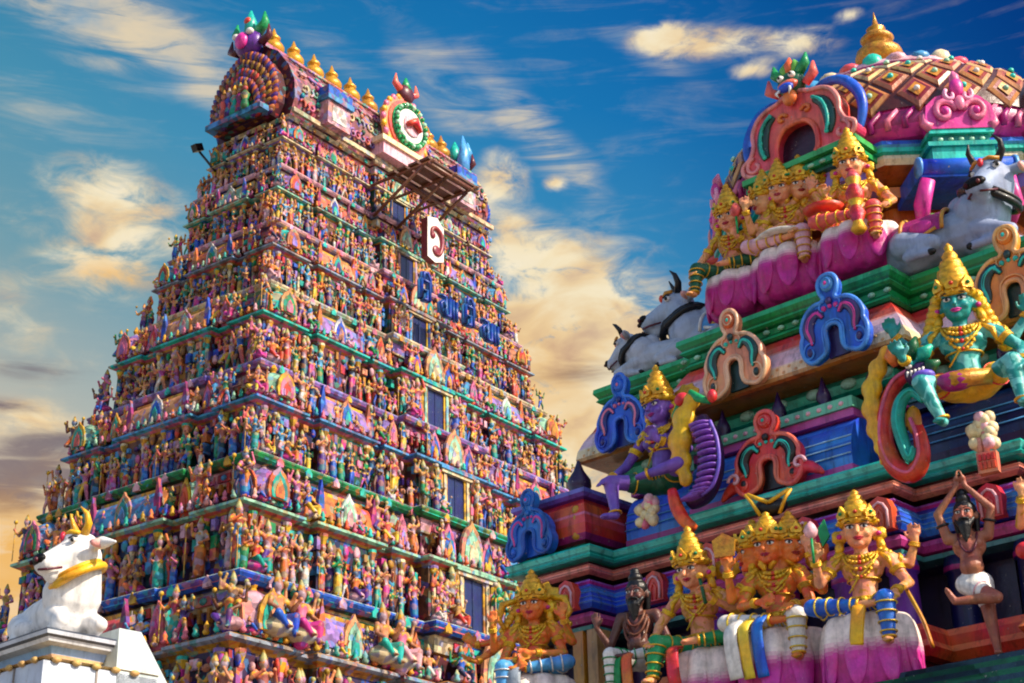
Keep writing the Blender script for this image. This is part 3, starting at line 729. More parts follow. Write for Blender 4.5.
for k in range(7):
    zb, zt = Zs[k+1], Zs[k]; Hh = zt-zb; s = Hh/3.7; al, bl, at_, bt = As[k+1], Bs[k+1], As[k], Bs[k]
    cA, cB, cC = (C[n] for n in CORN[k])
    aw, bw = al-.62*s-.05, bl-.62*s-.05; au, bu = at_-.42*s, bt-.42*s
    def vary(c_): return [c_ if rt.random() < .72 else C[rt.choice(['rose', 'salmon', 'turq', 'lilac', 'ochre', 'sky', 'cream'])] for _ in range(24)]
    cp = .32*s+.06
    fr = [(-1, -.80, 0), (-.80, -.70, -.22*s), (-.70, -.44, .06*s), (-.44, -.36, -.22*s), (-.36, -.28, .05*s), (-.28, -.22, -.1*s), (-.22, .22, cp), (.22, .28, -.1*s), (.28, .36, .05*s), (.36, .44, -.22*s), (.44, .70, .06*s), (.70, .80, -.22*s), (.80, 1, 0)]
    sdp = [(-1, -.66, 0), (-.66, -.36, -.2*s), (-.36, .36, .16*s), (.36, .66, -.2*s), (.66, 1, 0)]
    lw = MB(); bandc = [C[rt.choice(['maroon', 'navy', 'dkpurple', 'dkgreen', 'brown'])] for _ in range(60)]
    ld = C[LEDG[k]]; ld2 = C[rt.choice(['pink', 'teal', 'lilac', 'ochre', 'salmon'])]
    lw.sweep(jog_path(aw, bw, fr, sdp), [(.10*s, zb, cC), (.12*s, zb+.10*s, cB), (.02, zb+.14*s, bandc), (.0, zb+.50*Hh, C['ochre']), (.05*s, zb+.515*Hh, ld2), (.16*s, zb+.53*Hh, ld), (.27*s, zb+.545*Hh, ld), (.27*s, zb+.565*Hh, ld2), (.16*s, zb+.58*Hh, C['grey']), (-1.1*s, zb+.585*Hh, C['grey'])])
    for face, LL in (('f', aw), ('s', bw)):
        for row_, (z0, z1) in enumerate(((.16, .24), (.25, .36), (.37, .47))):
            n = int(2*LL/(.34*s+.04))
            for i in range(n):
                u = -1+(i+.5)*2/n+rt.uniform(-.3, .3)/n
                if face == 'f' and abs(u) < (.62*s+.15)/aw: continue
                o = (cp if abs(u) < .22 else 0) if face == 'f' else (.16*s if abs(u) < .36 else 0)
                m = fM(face, u, o+.06*s, aw, bw, zb+(z0+rt.uniform(0, .04))*Hh); w_ = rt.uniform(.05, .14)*s; h_ = rt.uniform(.04, .1)*Hh
                if rt.random() < .5: lw.box(-w_, w_, -rt.uniform(.02, .12)*s, .2*s, 0, h_, C[rt.choice(BRIGHT)], m)
                else: lw.ell((0, -.02, h_*.5), (w_, .09*s, h_*.6), C[rt.choice(BRIGHT)], m, 7, 5)
        n = int(2*LL/(.30*s+.03))
        for i in range(n):
            u = -1+(i+.5)*2/n
            o = (cp if abs(u) < .22 else 0) if face == 'f' else (.16*s if abs(u) < .36 else 0)
            m = fM(face, u, o+.22*s, aw, bw, zb+.585*Hh)
            lw.lathe([(.06*s, 0), (.09*s, .05*s), (.05*s, .12*s), (.07*s, .18*s), (.01, .30*s)], 6, C[rt.choice(['gold', 'pink', 'turq', 'rose', 'orange', 'mint'])], m)
    lw.build('wall', M_TOWER, gop)
    up_ = MB(); fr2 = [(-1, -.22, 0), (-.22, .22, cp*1.0), (.22, 1, 0)]; sd2 = [(-1, -.36, 0), (-.36, .36, .12*s), (.36, 1, 0)]
    p2 = jog_path(au, bu, fr2, sd2)
    up_.sweep(p2, [(0, zb+.55*Hh, C['maroon']), (0, zb+.80*Hh, C['ochre']), (.08*s, zb+.81*Hh, C['cream']), (.10*s, zb+.825*Hh, C['rose'])])
    up_.build('upper_wall', M_TOWER, gop)
    fz = MB(); fz.sweep(p2, [(.10*s, zb+.825*Hh, cC), (.16*s, zb+.91*Hh, cC), (.2*s, zb+.915*Hh, C['maroon'])])
    # painted frieze panels
    step = .62*s
    for face, LL in (('f', au), ('s', bu)):
        n = int(2*LL/step)
        for i in range(n):
            u = -1+(i+.5)*2/n
            o = .15*s+(cp if face == 'f' and abs(u) < .22 else (.12*s if face == 's' and abs(u) < .36 else 0))
            if abs(abs(u)-(.22 if face == 'f' else .36)) < .03: continue
            m = fM(face, u, o, au, bu, zb+.868*Hh)
            fz.box(-step*.40, step*.40, -.035*s, .02, -.032*Hh, .030*Hh, C[rt.choice(BRIGHT)], m)
            if i % 2: fz.ell((0, -.04*s, 0), (.12*s, .04*s, .09*s), C[rt.choice(BRIGHT)], m, 7, 5)
            else: fz.box(-step*.2, step*.2, -.06*s, -.03*s, -.018*Hh, .016*Hh, C[rt.choice(BRIGHT)], m)
            # dark red grille teeth under the frieze
            for q in (-.25, .25): fz.box(step*(q-.07), step*(q+.07), -.02*s, .1*s, -.13*Hh, -.045*Hh, C['red'] if rt.random() < .6 else C['ochre'], m)
    fz.build('frieze', M_TOWER, gop)
    cn = MB()
    cn.sweep(p2, [(.20*s, zb+.915*Hh, cB), (.34*s, zb+.925*Hh, cA), (.43*s, zb+.945*Hh, vary(cB)), (.40*s, zb+.955*Hh, cA), (.45*s, zb+.975*Hh, cA), (.45*s, zb+.99*Hh, C['pale']), (.40*s, zt, C['grey']), (-1.2*s, zt, C['grey'])], cap=False)
    for face, LL in (('f', at_), ('s', bt)):
        n = int(2*LL/(1.15*s))
        for i in range(n):
            u = -1+(i+.5)*2/n
            o = .43*s+(cp if face == 'f' and abs(u) < .22 else (.12*s if face == 's' and abs(u) < .36 else 0))
            m = fM(face, u, o, au, bu, zb+.925*Hh)
            cn.plate([(-.12*s, 0), (-.13*s, .12*s), (0, .28*s), (.13*s, .12*s), (.12*s, 0)], -.03*s, .08*s, C[rt.choice(['gold', 'pink', 'turq', 'rose'])], m)
    cn.build('cornice', M_TOWER, gop)
    # ---- pilasters in the lower storey
    pl = MB()
    for face, LL, bays in (('f', aw, [(-.97, 0), (-.83, 0), (-.68, .06*s), (-.46, .06*s), (-.32, .05*s), (-.2, cp), (-.10, cp), (.10, cp), (.2, cp), (.32, .05*s), (.46, .06*s), (.68, .06*s), (.83, 0), (.97, 0)]), ('s', bw, [(-.95, 0), (-.7, 0), (-.33, .16*s), (-.11, .16*s), (.11, .16*s), (.33, .16*s), (.7, 0), (.95, 0)])):
        for u, o in bays:
            m = fM(face, u, o+.05*s, aw, bw, zb+.14*s); c = C[rt.choice(['sky', 'pink', 'gold', 'cream', 'salmon', 'turq', 'lilac', 'green'])]; hp = .50*Hh-.14*s
            one = MB() if k >= 3 else pl
            one.lathe([(.11*s, 0, c), (.09*s, .06*s, c), (.07*s, .1*s, C['cream']), (.065*s, hp*.7, c), (.1*s, hp*.76, c), (.07*s, hp*.82, C['gold']), (.14*s, hp*.95, c), (.14*s, hp, c)], 8, c, m, smooth=False)
            if k >= 3: one.build('pilaster', M_TOWER, gop)
    if k < 3: tag(pl.build('pilaster', M_TOWER, gop), kind='stuff')
    # ---- miniature shrines on the ledge
    zl = zb+.585*Hh; sh = .34*Hh
    def kuta(face, u, wid, o, nm='corner_shrine', corner=False):
        c1 = C[rt.choice(['mint', 'rose', 'cream', 'sky', 'peach', 'lilac', 'turq'])]; c2 = C[rt.choice(['orange', 'pink', 'teal', 'blue', 'green', 'red'])]
        m = fM(face, u, o-.28*s, aw, bw, zl)
        b_ = MB(); r = wid*.5
        b_.box(-r*.86, r*.86, -r*.86, r*.86, 0, sh*.12, c2, m)
        b_.lathe([(r*1.1, sh*.12, c2), (r*1.24, sh*.18, c1), (r*1.22, sh*.40, c1), (r*1.0, sh*.62, c1), (r*.62, sh*.80, c1), (r*.2, sh*.9, C['gold']), (r*.14, sh*.95, C['gold']), (r*.24, sh*1.03, C['gold']), (.02, sh*1.2, C['gold'])], 8, c1, m, smooth=False, phase=PI/8)
        so_ = b_.build(nm, M_TOWER, gop)
        q = MB()
        for rr in ((0, -PI/2) if corner else (0,)):
            q = MB(); shoe(q, m@RZ(rr)@T(0, -r*1.02, sh*.10), r*1.3, sh*.78, C[rt.choice(['orange', 'peach', 'pink', 'gold'])], c2, C[rt.choice(BRIGHT)], .07*s)
            q.build('arch_ornament', M_TOWER, so_)
    def sala(face, u, wid, o):
        c1 = C[rt.choice(['mint', 'sky', 'peach', 'lilac', 'orange', 'turq', 'salmon'])]; c2 = C[rt.choice(['gold', 'pink', 'white', 'salmon'])]
        m = fM(face, u, o-.30*s, aw, bw, zl); b_ = MB(); r = .34*s
        b_.box(-wid*.5, wid*.5, -r, r, 0, sh*.16, c2, m)
        n = 8; pr = [(-(r*1.12)*math.cos(PI*i/n), sh*.16+sh*.62*math.sin(PI*i/n)**.85) for i in range(n+1)]
        vs = [(x, y, z) for x in (-wid*.5, wid*.5) for (y, z) in pr]; N_ = n+1
        fs = [(i, N_+i, N_+i+1, i+1) for i in range(n)]+[tuple(range(N_)), tuple(reversed(range(N_, 2*N_)))]
        b_.add(vs, fs, [c1]*n+[C['orange'], C['orange']], m)
        b_.box(-wid*.48, wid*.48, -r*.25, r*.25, sh*.74, sh*.84, C['gold'], m)
        so_ = b_.build('barrel_shrine', M_TOWER, gop); q = MB()
        shoe(q, m@T(0, -r*.9, sh*.08), .62*s, sh*.82, C[rt.choice(['orange', 'peach', 'pink', 'white'])], C[rt.choice(['blue', 'teal', 'mint'])], C[rt.choice(BRIGHT)], .08*s)
        q.build('arch_ornament', M_TOWER, so_)
        for sg in (-1, 1):
            q = MB(); q.plate([(-.1*s, 0), (-.14*s, sh*.4), (-.02*s, sh*.92), (.1*s, sh*.5), (.1*s, 0)], -.09*s, .02, C[rt.choice(['blue', 'orange', 'magenta'])], m@T(sg*wid*.5, -r*.8, sh*.1)); q.build('end_fin', M_TOWER, so_)
    kuta('f', -.9, 1.15*s, 0, corner=True); kuta('f', .9, 1.15*s, 0)
    sala('f', -.57, .24*aw, .06*s); sala('f', .57, .24*aw, .06*s)
    kuta('f', -.32, .62*s, .05*s, 'turret'); kuta('f', .32, .62*s, .05*s, 'turret')
    kuta('s', -.86, 1.0*s, 0); sala('s', 0, .6*bw, .16*s)
    if k > 2: kuta('s', -.5, .62*s, -.06*s, 'turret'); kuta('s', .5, .62*s, -.06*s, 'turret')
    # ---- central window with columns, lintel and horseshoes above
    m = fM('f', 0, cp+.02, aw, bw, zb+.1*s)
    wn = MB(); fw, fh = .52*s+.12, .46*Hh
    fc = C[rt.choice(['sky', 'cream', 'mint', 'rose'])]
    for sx in (-1, 1):
        wn.box(sx*fw-.07*s, sx*fw+.07*s, -.14*s, .03, 0, fh, fc, m); wn.box(sx*fw-.17*s, sx*fw-.09*s, -.09*s, .03, 0, fh, C['gold'], m); wn.box(sx*fw+.09*s, sx*fw+.17*s, -.09*s, .03, 0, fh, C['ochre'], m)
    wn.box(-fw-.25*s, fw+.25*s, -.2*s, .03, fh, fh+.12*s, C['cream'], m); wn.box(-fw-.35*s, fw+.35*s, -.26*s, .03, fh+.122*s, fh+.2*s, ld, m)
    wo_ = wn.build('window', M_TOWER, gop)
    pn = MB(); pn.box(-fw+.07*s, fw-.07*s, -.04*s, .02, 0, fh, H('#101c58'), m); pn.box(-.03*s, .03*s, -.06*s, -.04*s, 0, fh, C['navy'], m); pn.build('window_opening', M_PAINT, wo_)
    q = MB(); mz = fM('f', 0, cp-.12*s, aw, bw, zl)
    shoe(q, mz@T(0, -.1*s, 0), 1.0*s, sh*1.25, C['peach'], C['mint'], C['cream'], .1*s); q.build('central_arch', M_TOWER, gop)
    for sx in (-1, 1): q = MB(); shoe(q, mz@T(sx*1.0*s, .02, 0), .62*s, sh*1.0, C[rt.choice(['orange', 'pink'])], C[rt.choice(['blue', 'teal'])], C['gold'], .09*s); q.build('side_arch', M_TOWER, gop)
    # ---- stations for the figures
    h1 = .33*Hh
    for face, LLo, base in (('f', al, bl), ('s', bl, al)):
        n = int(2*LLo/(.46*s+.03))
        for i in range(n):
            u = -1+(i+.5)*2/n
            cz = cp if face == 'f' and abs(u) < .235 else 0
            if face == 'f' and abs(u) < (.75*s+.2)/al: continue
            if rt.random() < .14: continue
            spots.append((face, u+rt.uniform(-.25, .25)*2/n, (-.24+rt.uniform(-.1, .08))*s+cz, al, bl, zb+.01, h1*rt.choice([.66, .8, .92, 1.0, 1.08, 1.2]), 'row', k, i+1))
        # a second, deeper row standing against the wall, turned a little
        n = int(2*LLo/(1.15*s))
        for i in range(n):
            u = -1+(i+.25)*2/n
            cz = cp if face == 'f' and abs(u) < .235 else 0
            if face == 'f' and abs(u) < (.75*s+.2)/al: continue
            spots.append((face, u, -.46*s+cz, al, bl, zb+.05*Hh, h1*1.2*rt.uniform(.8, 1.15), 'wall', k, i+1))
    gaps = [(-1.0, 1), (-.79, 1), (-.74, 1), (-.43, 1), (-.38, 1), (-.25, .9), (.25, .9), (.38, 1), (.43, 1), (.74, 1), (.79, 1), (1.0, 1), (-.155, .9), (.155, .9), (-.62, .6), (-.52, .6), (.52, .6), (.62, .6), (-.32, .55), (.32, .55), (-.94, .62), (-.86, .62), (.86, .62), (.94, .62)]
    for j, (u, sz) in enumerate(gaps):
        cz = cp if abs(u) < .235 else 0
        spots.append(('f', u, (.02*s if sz > .8 else .14*s)+cz, aw, bw, zl+.01, .36*Hh*sz*rt.uniform(.92, 1.06), 'ledge', k, j+1))
    for j, (u, sz) in enumerate([(-1.0, 1), (-.68, 1), (-.62, .8), (-.38, .9), (.38, .9), (.62, 1), (.68, .8), (1.0, 1), (-.2, .6), (0.1, .6), (.2, .6), (-.86, .6)]):
        spots.append(('s', u, .02*s+(.14*s if sz < .7 else 0), aw, bw, zl+.01, .36*Hh*sz*rt.uniform(.92, 1.06), 'ledge', k, j+1))
    # big door guardians each side of the window
    for sx in (-1, 1):
        spots.append(('f', sx*(.95*s+.2)/aw, cp+.16*s, aw, bw, zb+.02, .50*Hh, 'guard', k, 1 if sx < 0 else 2))
        spots.append(('f', sx*(1.42*s+.2)/aw, cp+.10*s, aw, bw, zb+.02, .44*Hh, 'guard', k, 3 if sx < 0 else 4))
    # figures on top of the horseshoes
# plain stone gate block under the tiers (below the picture)
bb = MB(); bb.sweep(jog_path(11.2, 6.2, [(-1, 1, 0)], [(-1, 1, 0)]), [(.3, 0, C['stone']), (.3, .8, C['stone']), (0, .9, C['stone']), (0, 9.0, C['stone']), (.5, 9.1, C['pink']), (.5, 9.38, C['blue']), (0, 9.4, C['grey']), (-3, 9.4, C['grey'])])
bb.build('stone_base', M_TOWER, gop)

# ---- wagon-vault roof
rf = MB(); a0, b0 = 5.46, 1.82; cols = [H('#c88a84'), H('#a85a68'), H('#c8a084'), H('#8a4458'), H('#b87880')]
pr = [(-b0*.92, 31.0), (-b0*1.05, 31.7), (-b0*1.02, 32.4), (-b0*.86, 33.1), (-b0*.55, 33.9), (-.34, 34.35), (.34, 34.35), (b0*.55, 33.9), (b0*.86, 33.1), (b0*1.02, 32.4), (b0*1.05, 31.7), (b0*.92, 31.0)]
nx = 26; cr = random.Random(3)
for i in range(nx):
    x0 = -a0+.15+(2*a0-.3)*i/nx; x1 = -a0+.15+(2*a0-.3)*(i+1)/nx
    for j in range(len(pr)-1):
        rf.add([(x0, *pr[j]), (x1, *pr[j]), (x1, *pr[j+1]), (x0, *pr[j+1])], [(0, 1, 2, 3)], cr.choice(cols))
rf.add([(-a0+.15, *p) for p in pr], [tuple(range(12))], C['maroon']); rf.add([(a0-.15, *p) for p in pr], [tuple(reversed(range(12)))], C['blue'])
# scrollwork relief on the vault
for i in range(40):
    x = -a0+.45+i*.255
    for j, (yy, zz) in enumerate([(-1.92, 31.6), (-1.88, 32.25), (-1.68, 32.9), (-1.25, 33.6)]):
        c = C[cr.choice(['rose', 'pink', 'salmon', 'cream', 'lilac', 'mint'])]
        q = curl(0, 0, .20, .04, cr.uniform(0, 6), cr.uniform(7, 10), 9)
        tiltm = T(x+(.2 if j % 2 else 0), yy-.03, zz)@RX(-.12-.25*j if j > 1 else 0)
        rf.tube([(p[0], 0, p[1]) for p in q], .045, c, 5, tiltm)
        if (i+j) % 3 == 0: rf.ell((0, -.03, .24), (.09, .07, .11), C[cr.choice(['teal', 'orange', 'magenta', 'gold', 'blue', 'dkgreen'])], tiltm, 7, 5)
for z0, y0, c in ((31.02, -1.98, 'cream'), (34.3, -.4, 'pink'), (34.3, .4, 'pink')):
    rf.box(-a0, a0, y0-.06, y0+.06, z0, z0+.16, C[c])
for x in (-3.6, 3.4):      # small blue-capped dormer boxes
    rf.box(x-.55, x+.55, -2.35, -1.6, 31.1, 32.0, C['rose']); rf.box(x-.65, x+.65, -2.45, -1.6, 32.0, 32.2, C['sky']); rf.box(x-.6, x+.6, -2.4, -1.6, 32.2, 32.55, C['blue'])
    rf.box(x-.35, x+.35, -2.37, -2.3, 31.25, 31.85, C['white'])
rf.build('vault_roof', M_TOWER, gop)
def gable(x, sgn, palette, tone):
    g_ = MB(); M = T(x, 0, 31.05)@RZ(-PI/2*sgn)
    base = [(-.5, 0), (-.6, .16), (-.62, .36), (-.54, .58), (-.38, .78), (-.18, .90), (0, .97), (.18, .90), (.38, .78), (.54, .58), (.62, .36), (.6, .16), (.5, 0)]
    Wd, Hd = 2.45, 2.95
    for i, c in enumerate(palette):
        f = 1-.135*i; g_.plate([(p[0]*Wd*f, p[1]*Hd*f) for p in base], -.22-.07*i, -.20-.07*(i-1) if i else .22, C[c], M)
        if i in (0, 1, 2, 3):    # flame scallops round each ring
            n = 44-5*i
            for j in range(n):
                a = PI*(j+.5)/n; t = (j+.5)/n*(len(base)-1); q0 = int(t); ft = t-q0; p = [base[q0][m_]*(1-ft)+base[q0+1][m_]*ft for m_ in (0, 1)]
                g_.ell((0, 0, 0), (.10, .10, .19), C[tone[(j*3+i) % len(tone)]], M@T(p[0]*Wd*f*.97, -.26-.07*i, p[1]*Hd*f*.97)@RY(math.atan2(p[0]*Wd, p[1]*Hd+.3)), 7, 5)
    for gx, gc_, gd in ((0, 'teal', 'peach'), (-.5, 'salmon', 'peach'), (.5, 'green', 'salmon'), (-.25, 'purple', 'orange'), (.27, 'magenta', 'peach')):
        g_.lathe([(.16, .22), (.13, .5), (.10, .62), (.17, .82), (.06, .98)], 8, C[gc_], M@T(gx, -.68, 0)); g_.ell((gx, -.70, 1.06), (.10, .10, .12), C[gd], M, 8, 6); g_.lathe([(.10, 1.12), (.02, 1.36)], 7, C['gold'], M@T(gx, -.70, 0))
    g_.box(-1.3, 1.3, -.75, -.3, .02, .22, C['sky'], M)
    o = g_.build('gable', M_TOWER, gop)
    # monster-mask crest
    c_ = MB(); Mc = T(x, 0, 34.0)@RZ(-PI/2*sgn)@S(1.1, 1.1, 1.0)
    c_.ell((0, -.15, .35), (.55, .35, .5), C['purple'] if sgn > 0 else C['blue'], Mc); c_.ell((0, -.48, .3), (.26, .15, .32), C['hot'], Mc)
    for sx in (-1, 1):
        c_.ell((sx*.3, -.42, .6), (.14, .12, .12), C['white'], Mc); c_.tube([(sx*.3, -.1, .7), (sx*.65, -.1, 1.0), (sx*.6, -.1, 1.45)], [.2, .15, .03], C['green'] if sgn > 0 else C['sky'], 7, Mc)
        c_.tube([(sx*.5, -.1, .2), (sx*.85, -.1, .4), (sx*.8, -.1, .85)], [.15, .12, .02], C['maroon'], 7, Mc)
    c_.tube([(0, -.1, .8), (0, -.1, 1.3), (0, -.12, 1.75)], [.24, .2, .03], C['teal'], 7, Mc); c_.ell((0, -.25, 1.25), (.14, .1, .14), C['red'], Mc)
    c_.build('crest', M_PAINT, gop)
gable(-a0-.1, 1, ['maroon', 'brown', 'dkpurple', 'maroon', 'dkgreen', 'maroon'], ['orange', 'maroon', 'brown', 'purple', 'ochre', 'red'])
gable(a0+.1, -1, ['blue', 'navy', 'sky', 'teal', 'navy'], ['blue', 'navy', 'sky'])
# gold kalasha finials along the ridge
def kalasha_profile(k):
    return [(.20*k, 0), (.26*k, .05*k), (.12*k, .10*k), (.30*k, .20*k), (.40*k, .38*k), (.39*k, .50*k), (.28*k, .66*k), (.12*k, .74*k), (.22*k, .80*k), (.25*k, .88*k), (.15*k, .98*k), (.10*k, 1.06*k), (.02*k, 1.3*k)]
for x in (-4.55, -3.55, -2.5, -1.55, -.55, .45, 1.45, 3.1, 4.0, 4.8):
    f_ = MB(); f_.lathe(kalasha_profile(.98), 14, C['ochre'] if x > 0 else H('#e0a024'), T(x, 0, 34.35)); f_.build('finial', M_GOLD, gop)
# big green horseshoe in the middle of the roof
m_ = MB(); M = T(0, -2.05, 31.2)
m_.box(-1.35, 1.35, -.35, .3, 0, .45, C['rose'], M); m_.box(-1.5, 1.5, -.45, .3, .45, .65, C['cream'], M)
for i, (r, c) in enumerate([(1.22, 'peach'), (1.04, 'salmon'), (.90, 'green'), (.66, 'white'), (.42, 'rose')]):
    m_.lathe([(r, -.1-.07*i), (r, .1)], 28, C[c], M@T(0, -.15, 1.62)@RX(PI/2)@S(1, 1.0, -1), smooth=False)
for j in range(26):
    a = 2*PI*j/26; m_.ell((1.2*math.cos(a), -.2, 1.62+1.2*math.sin(a)), (.13, .1, .13), C['pink' if j % 2 else 'gold'], M, 6, 5)
    m_.ell((.80*math.cos(a), -.5, 1.62+.80*math.sin(a)), .09, C['green' if j % 2 else 'mint'], M, 6, 5)
m_.tube([(-.35, -.62, 1.5), (0, -.66, 1.75), (.35, -.62, 1.45)], [.10, .16, .08], C['red'], 6, M)
m_.ell((0, -.2, 3.05), (.4, .25, .38), C['maroon'], M); m_.tube([(0, -.2, 3.2), (0, -.2, 3.75)], [.25, .04], C['green'], 7, M)
for sx in (-1, 1): m_.tube([(sx*.25, -.2, 3.1), (sx*.6, -.2, 3.3), (sx*.55, -.2, 3.7)], [.14, .12, .02], C['salmon'], 6, M)
m_.build('roof_medallion', M_PAINT, gop)
# blue pointed ornament at the far end of the ridge
q = MB(); q.tube([(5.0, -.9, 33.6), (5.0, -1.0, 34.6), (5.05, -.9, 35.4)], [.3, .22, .03], C['sky'], 7); q.tube([(5.3, -.5, 33.6), (5.5, -.6, 34.3), (5.9, -.5, 35.3)], [.34, .26, .03], C['blue'], 7); q.build('horn_ornament', M_PAINT, gop)

# ---- things fixed to the tower
pf = empty('wooden_scaffold', GC+(0,), GR); tag(pf, 'wooden plank platform jutting out under the green roof medallion', 'scaffold')
for i in range(4):
    p_ = MB(); y = -4.75+i*.50; p_.box(-1.75, .95, y, y+.40, 29.9, 29.98, C['wood']); p_.build('plank', M_PAINT, pf)
p_ = MB()
for x in (-1.6, -.4, .8): p_.tube([(x, -4.9, 29.84), (x, -2.1, 29.84)], .06, C['brown'], 6); p_.tube([(x, -4.4, 29.8), (x, -2.2, 28.6)], .06, C['brown'], 6)
p_.tube([(-1.7, -4.7, 29.75), (1.0, -4.7, 29.75)], .07, C['brown'], 6); p_.tube([(-1.7, -3.2, 29.75), (1.0, -3.2, 29.75)], .07, C['brown'], 6)
p_.build('support_pole', M_PAINT, pf)
sg = empty('neon_sign', GC+(0,), GR); tag(sg, 'white signboard with a dark red curl, hung high above the tower windows', 'sign')
b_ = MB(); M = T(-.15, -3.75, 26.9)
b_.plate([(-.42, .1), (.0, 0), (.45, .18), (.45, 1.45), (.1, 1.75), (-.42, 1.6)], 0, .28, H('#f4ece4'), M, H('#7a1c22')); b_.build('signboard', M_PAINT, sg)
b_ = MB(); b_.tube([(x, -.03, z) for x, z in crom([(-.25, .98), (-.2, 1.2), (.02, 1.28), (.26, 1.1), (.32, .75), (.2, .38), (.0, .30)], 4)], [.05+.05*math.sin(i/24*PI) for i in range(25)], H('#8a1f2a'), 7, M)
b_.ell((.02, -.03, .45), (.2, .06, .2), H('#8a1f2a'), M); b_.ell((-.17, -.03, .98), (.13, .06, .13), H('#8a1f2a'), M); b_.build('sign_letter', M_PAINT, sg)
# blue Tamil letters
letters = [('\u0b9a\u0bbf', -.75, 25.45), ('\u0bb5\u0bbe', .25, 25.25), ('\u0b9a\u0bbf', 1.6, 25.35), ('\u0bb5\u0bbe', 2.55, 25.15)]
names = ['first big blue Tamil letter below the white signboard', 'second big blue Tamil letter, above a dark window', 'third big blue Tamil letter, right of the dark window', 'last big blue Tamil letter, nearest the right edge of the tower']
def stroke_letter(kind):
    b = MB()
    if kind == 0:
        P_ = [[(0, .75), (0, 0), (.0, .38), (.34, .38), (.34, .0), (.12, .0)], [(0, .75), (.5, .75), (.5, 0)], [(.12, .75), (.14, 1.05), (.36, 1.1), (.52, .92), (.6, .4)]]
    else:
        P_ = [[(.3, .35), (.18, .55), (.02, .42), (.05, .08), (.25, .02), (.34, .3), (.34, .75), (.04, .75)], [(.34, .02), (.6, .02), (.6, .75)], [(.78, 0), (.78, .75), (1.02, .75), (1.02, 0)]]
    for p in P_:
        b.tube([(x-.3, 0, z) for x, z in p], .10, H('#3a78b8'), 6); b.tube([(x-.3, -.075, z) for x, z in p], .07, H('#0f3f98'), 6)
    return b
for (ch, x, z), nm in zip(letters, names):
    o = stroke_letter(0 if ord(ch[0]) == 0x0b9a else 1).build('sign_letter_shape', M_PAINT)
    o.location = Vector((GC[0], GC[1], 0))+RZ(GR)@Vector((x-.22, -3.95, z-.35)); o.rotation_euler = (0, 0, GR); o.scale = (.84, 1, .92)
    o.name = 'sign_letter'; tag(o, nm, 'sign letter', 'blue letters across the tower front')
lp = empty('floodlight', Vector((GC[0], GC[1], 0))+RZ(GR)@Vector((-5.6, 1.45, 29.9)), GR); tag(lp, 'small black floodlight on a leaning pole at the upper left of the tower', 'lamp')
b_ = MB(); b_.tube([(0, 0, 0), (-.35, .45, .75)], .045, C['black'], 6); b_.build('pole', M_PAINT, lp); b_ = MB(); b_.box(-.17, .17, -.12, .12, 0, .26, C['black'], T(-.4, .45, .75)@RY(-.5)); b_.build('lamp_head', M_PAINT, lp)

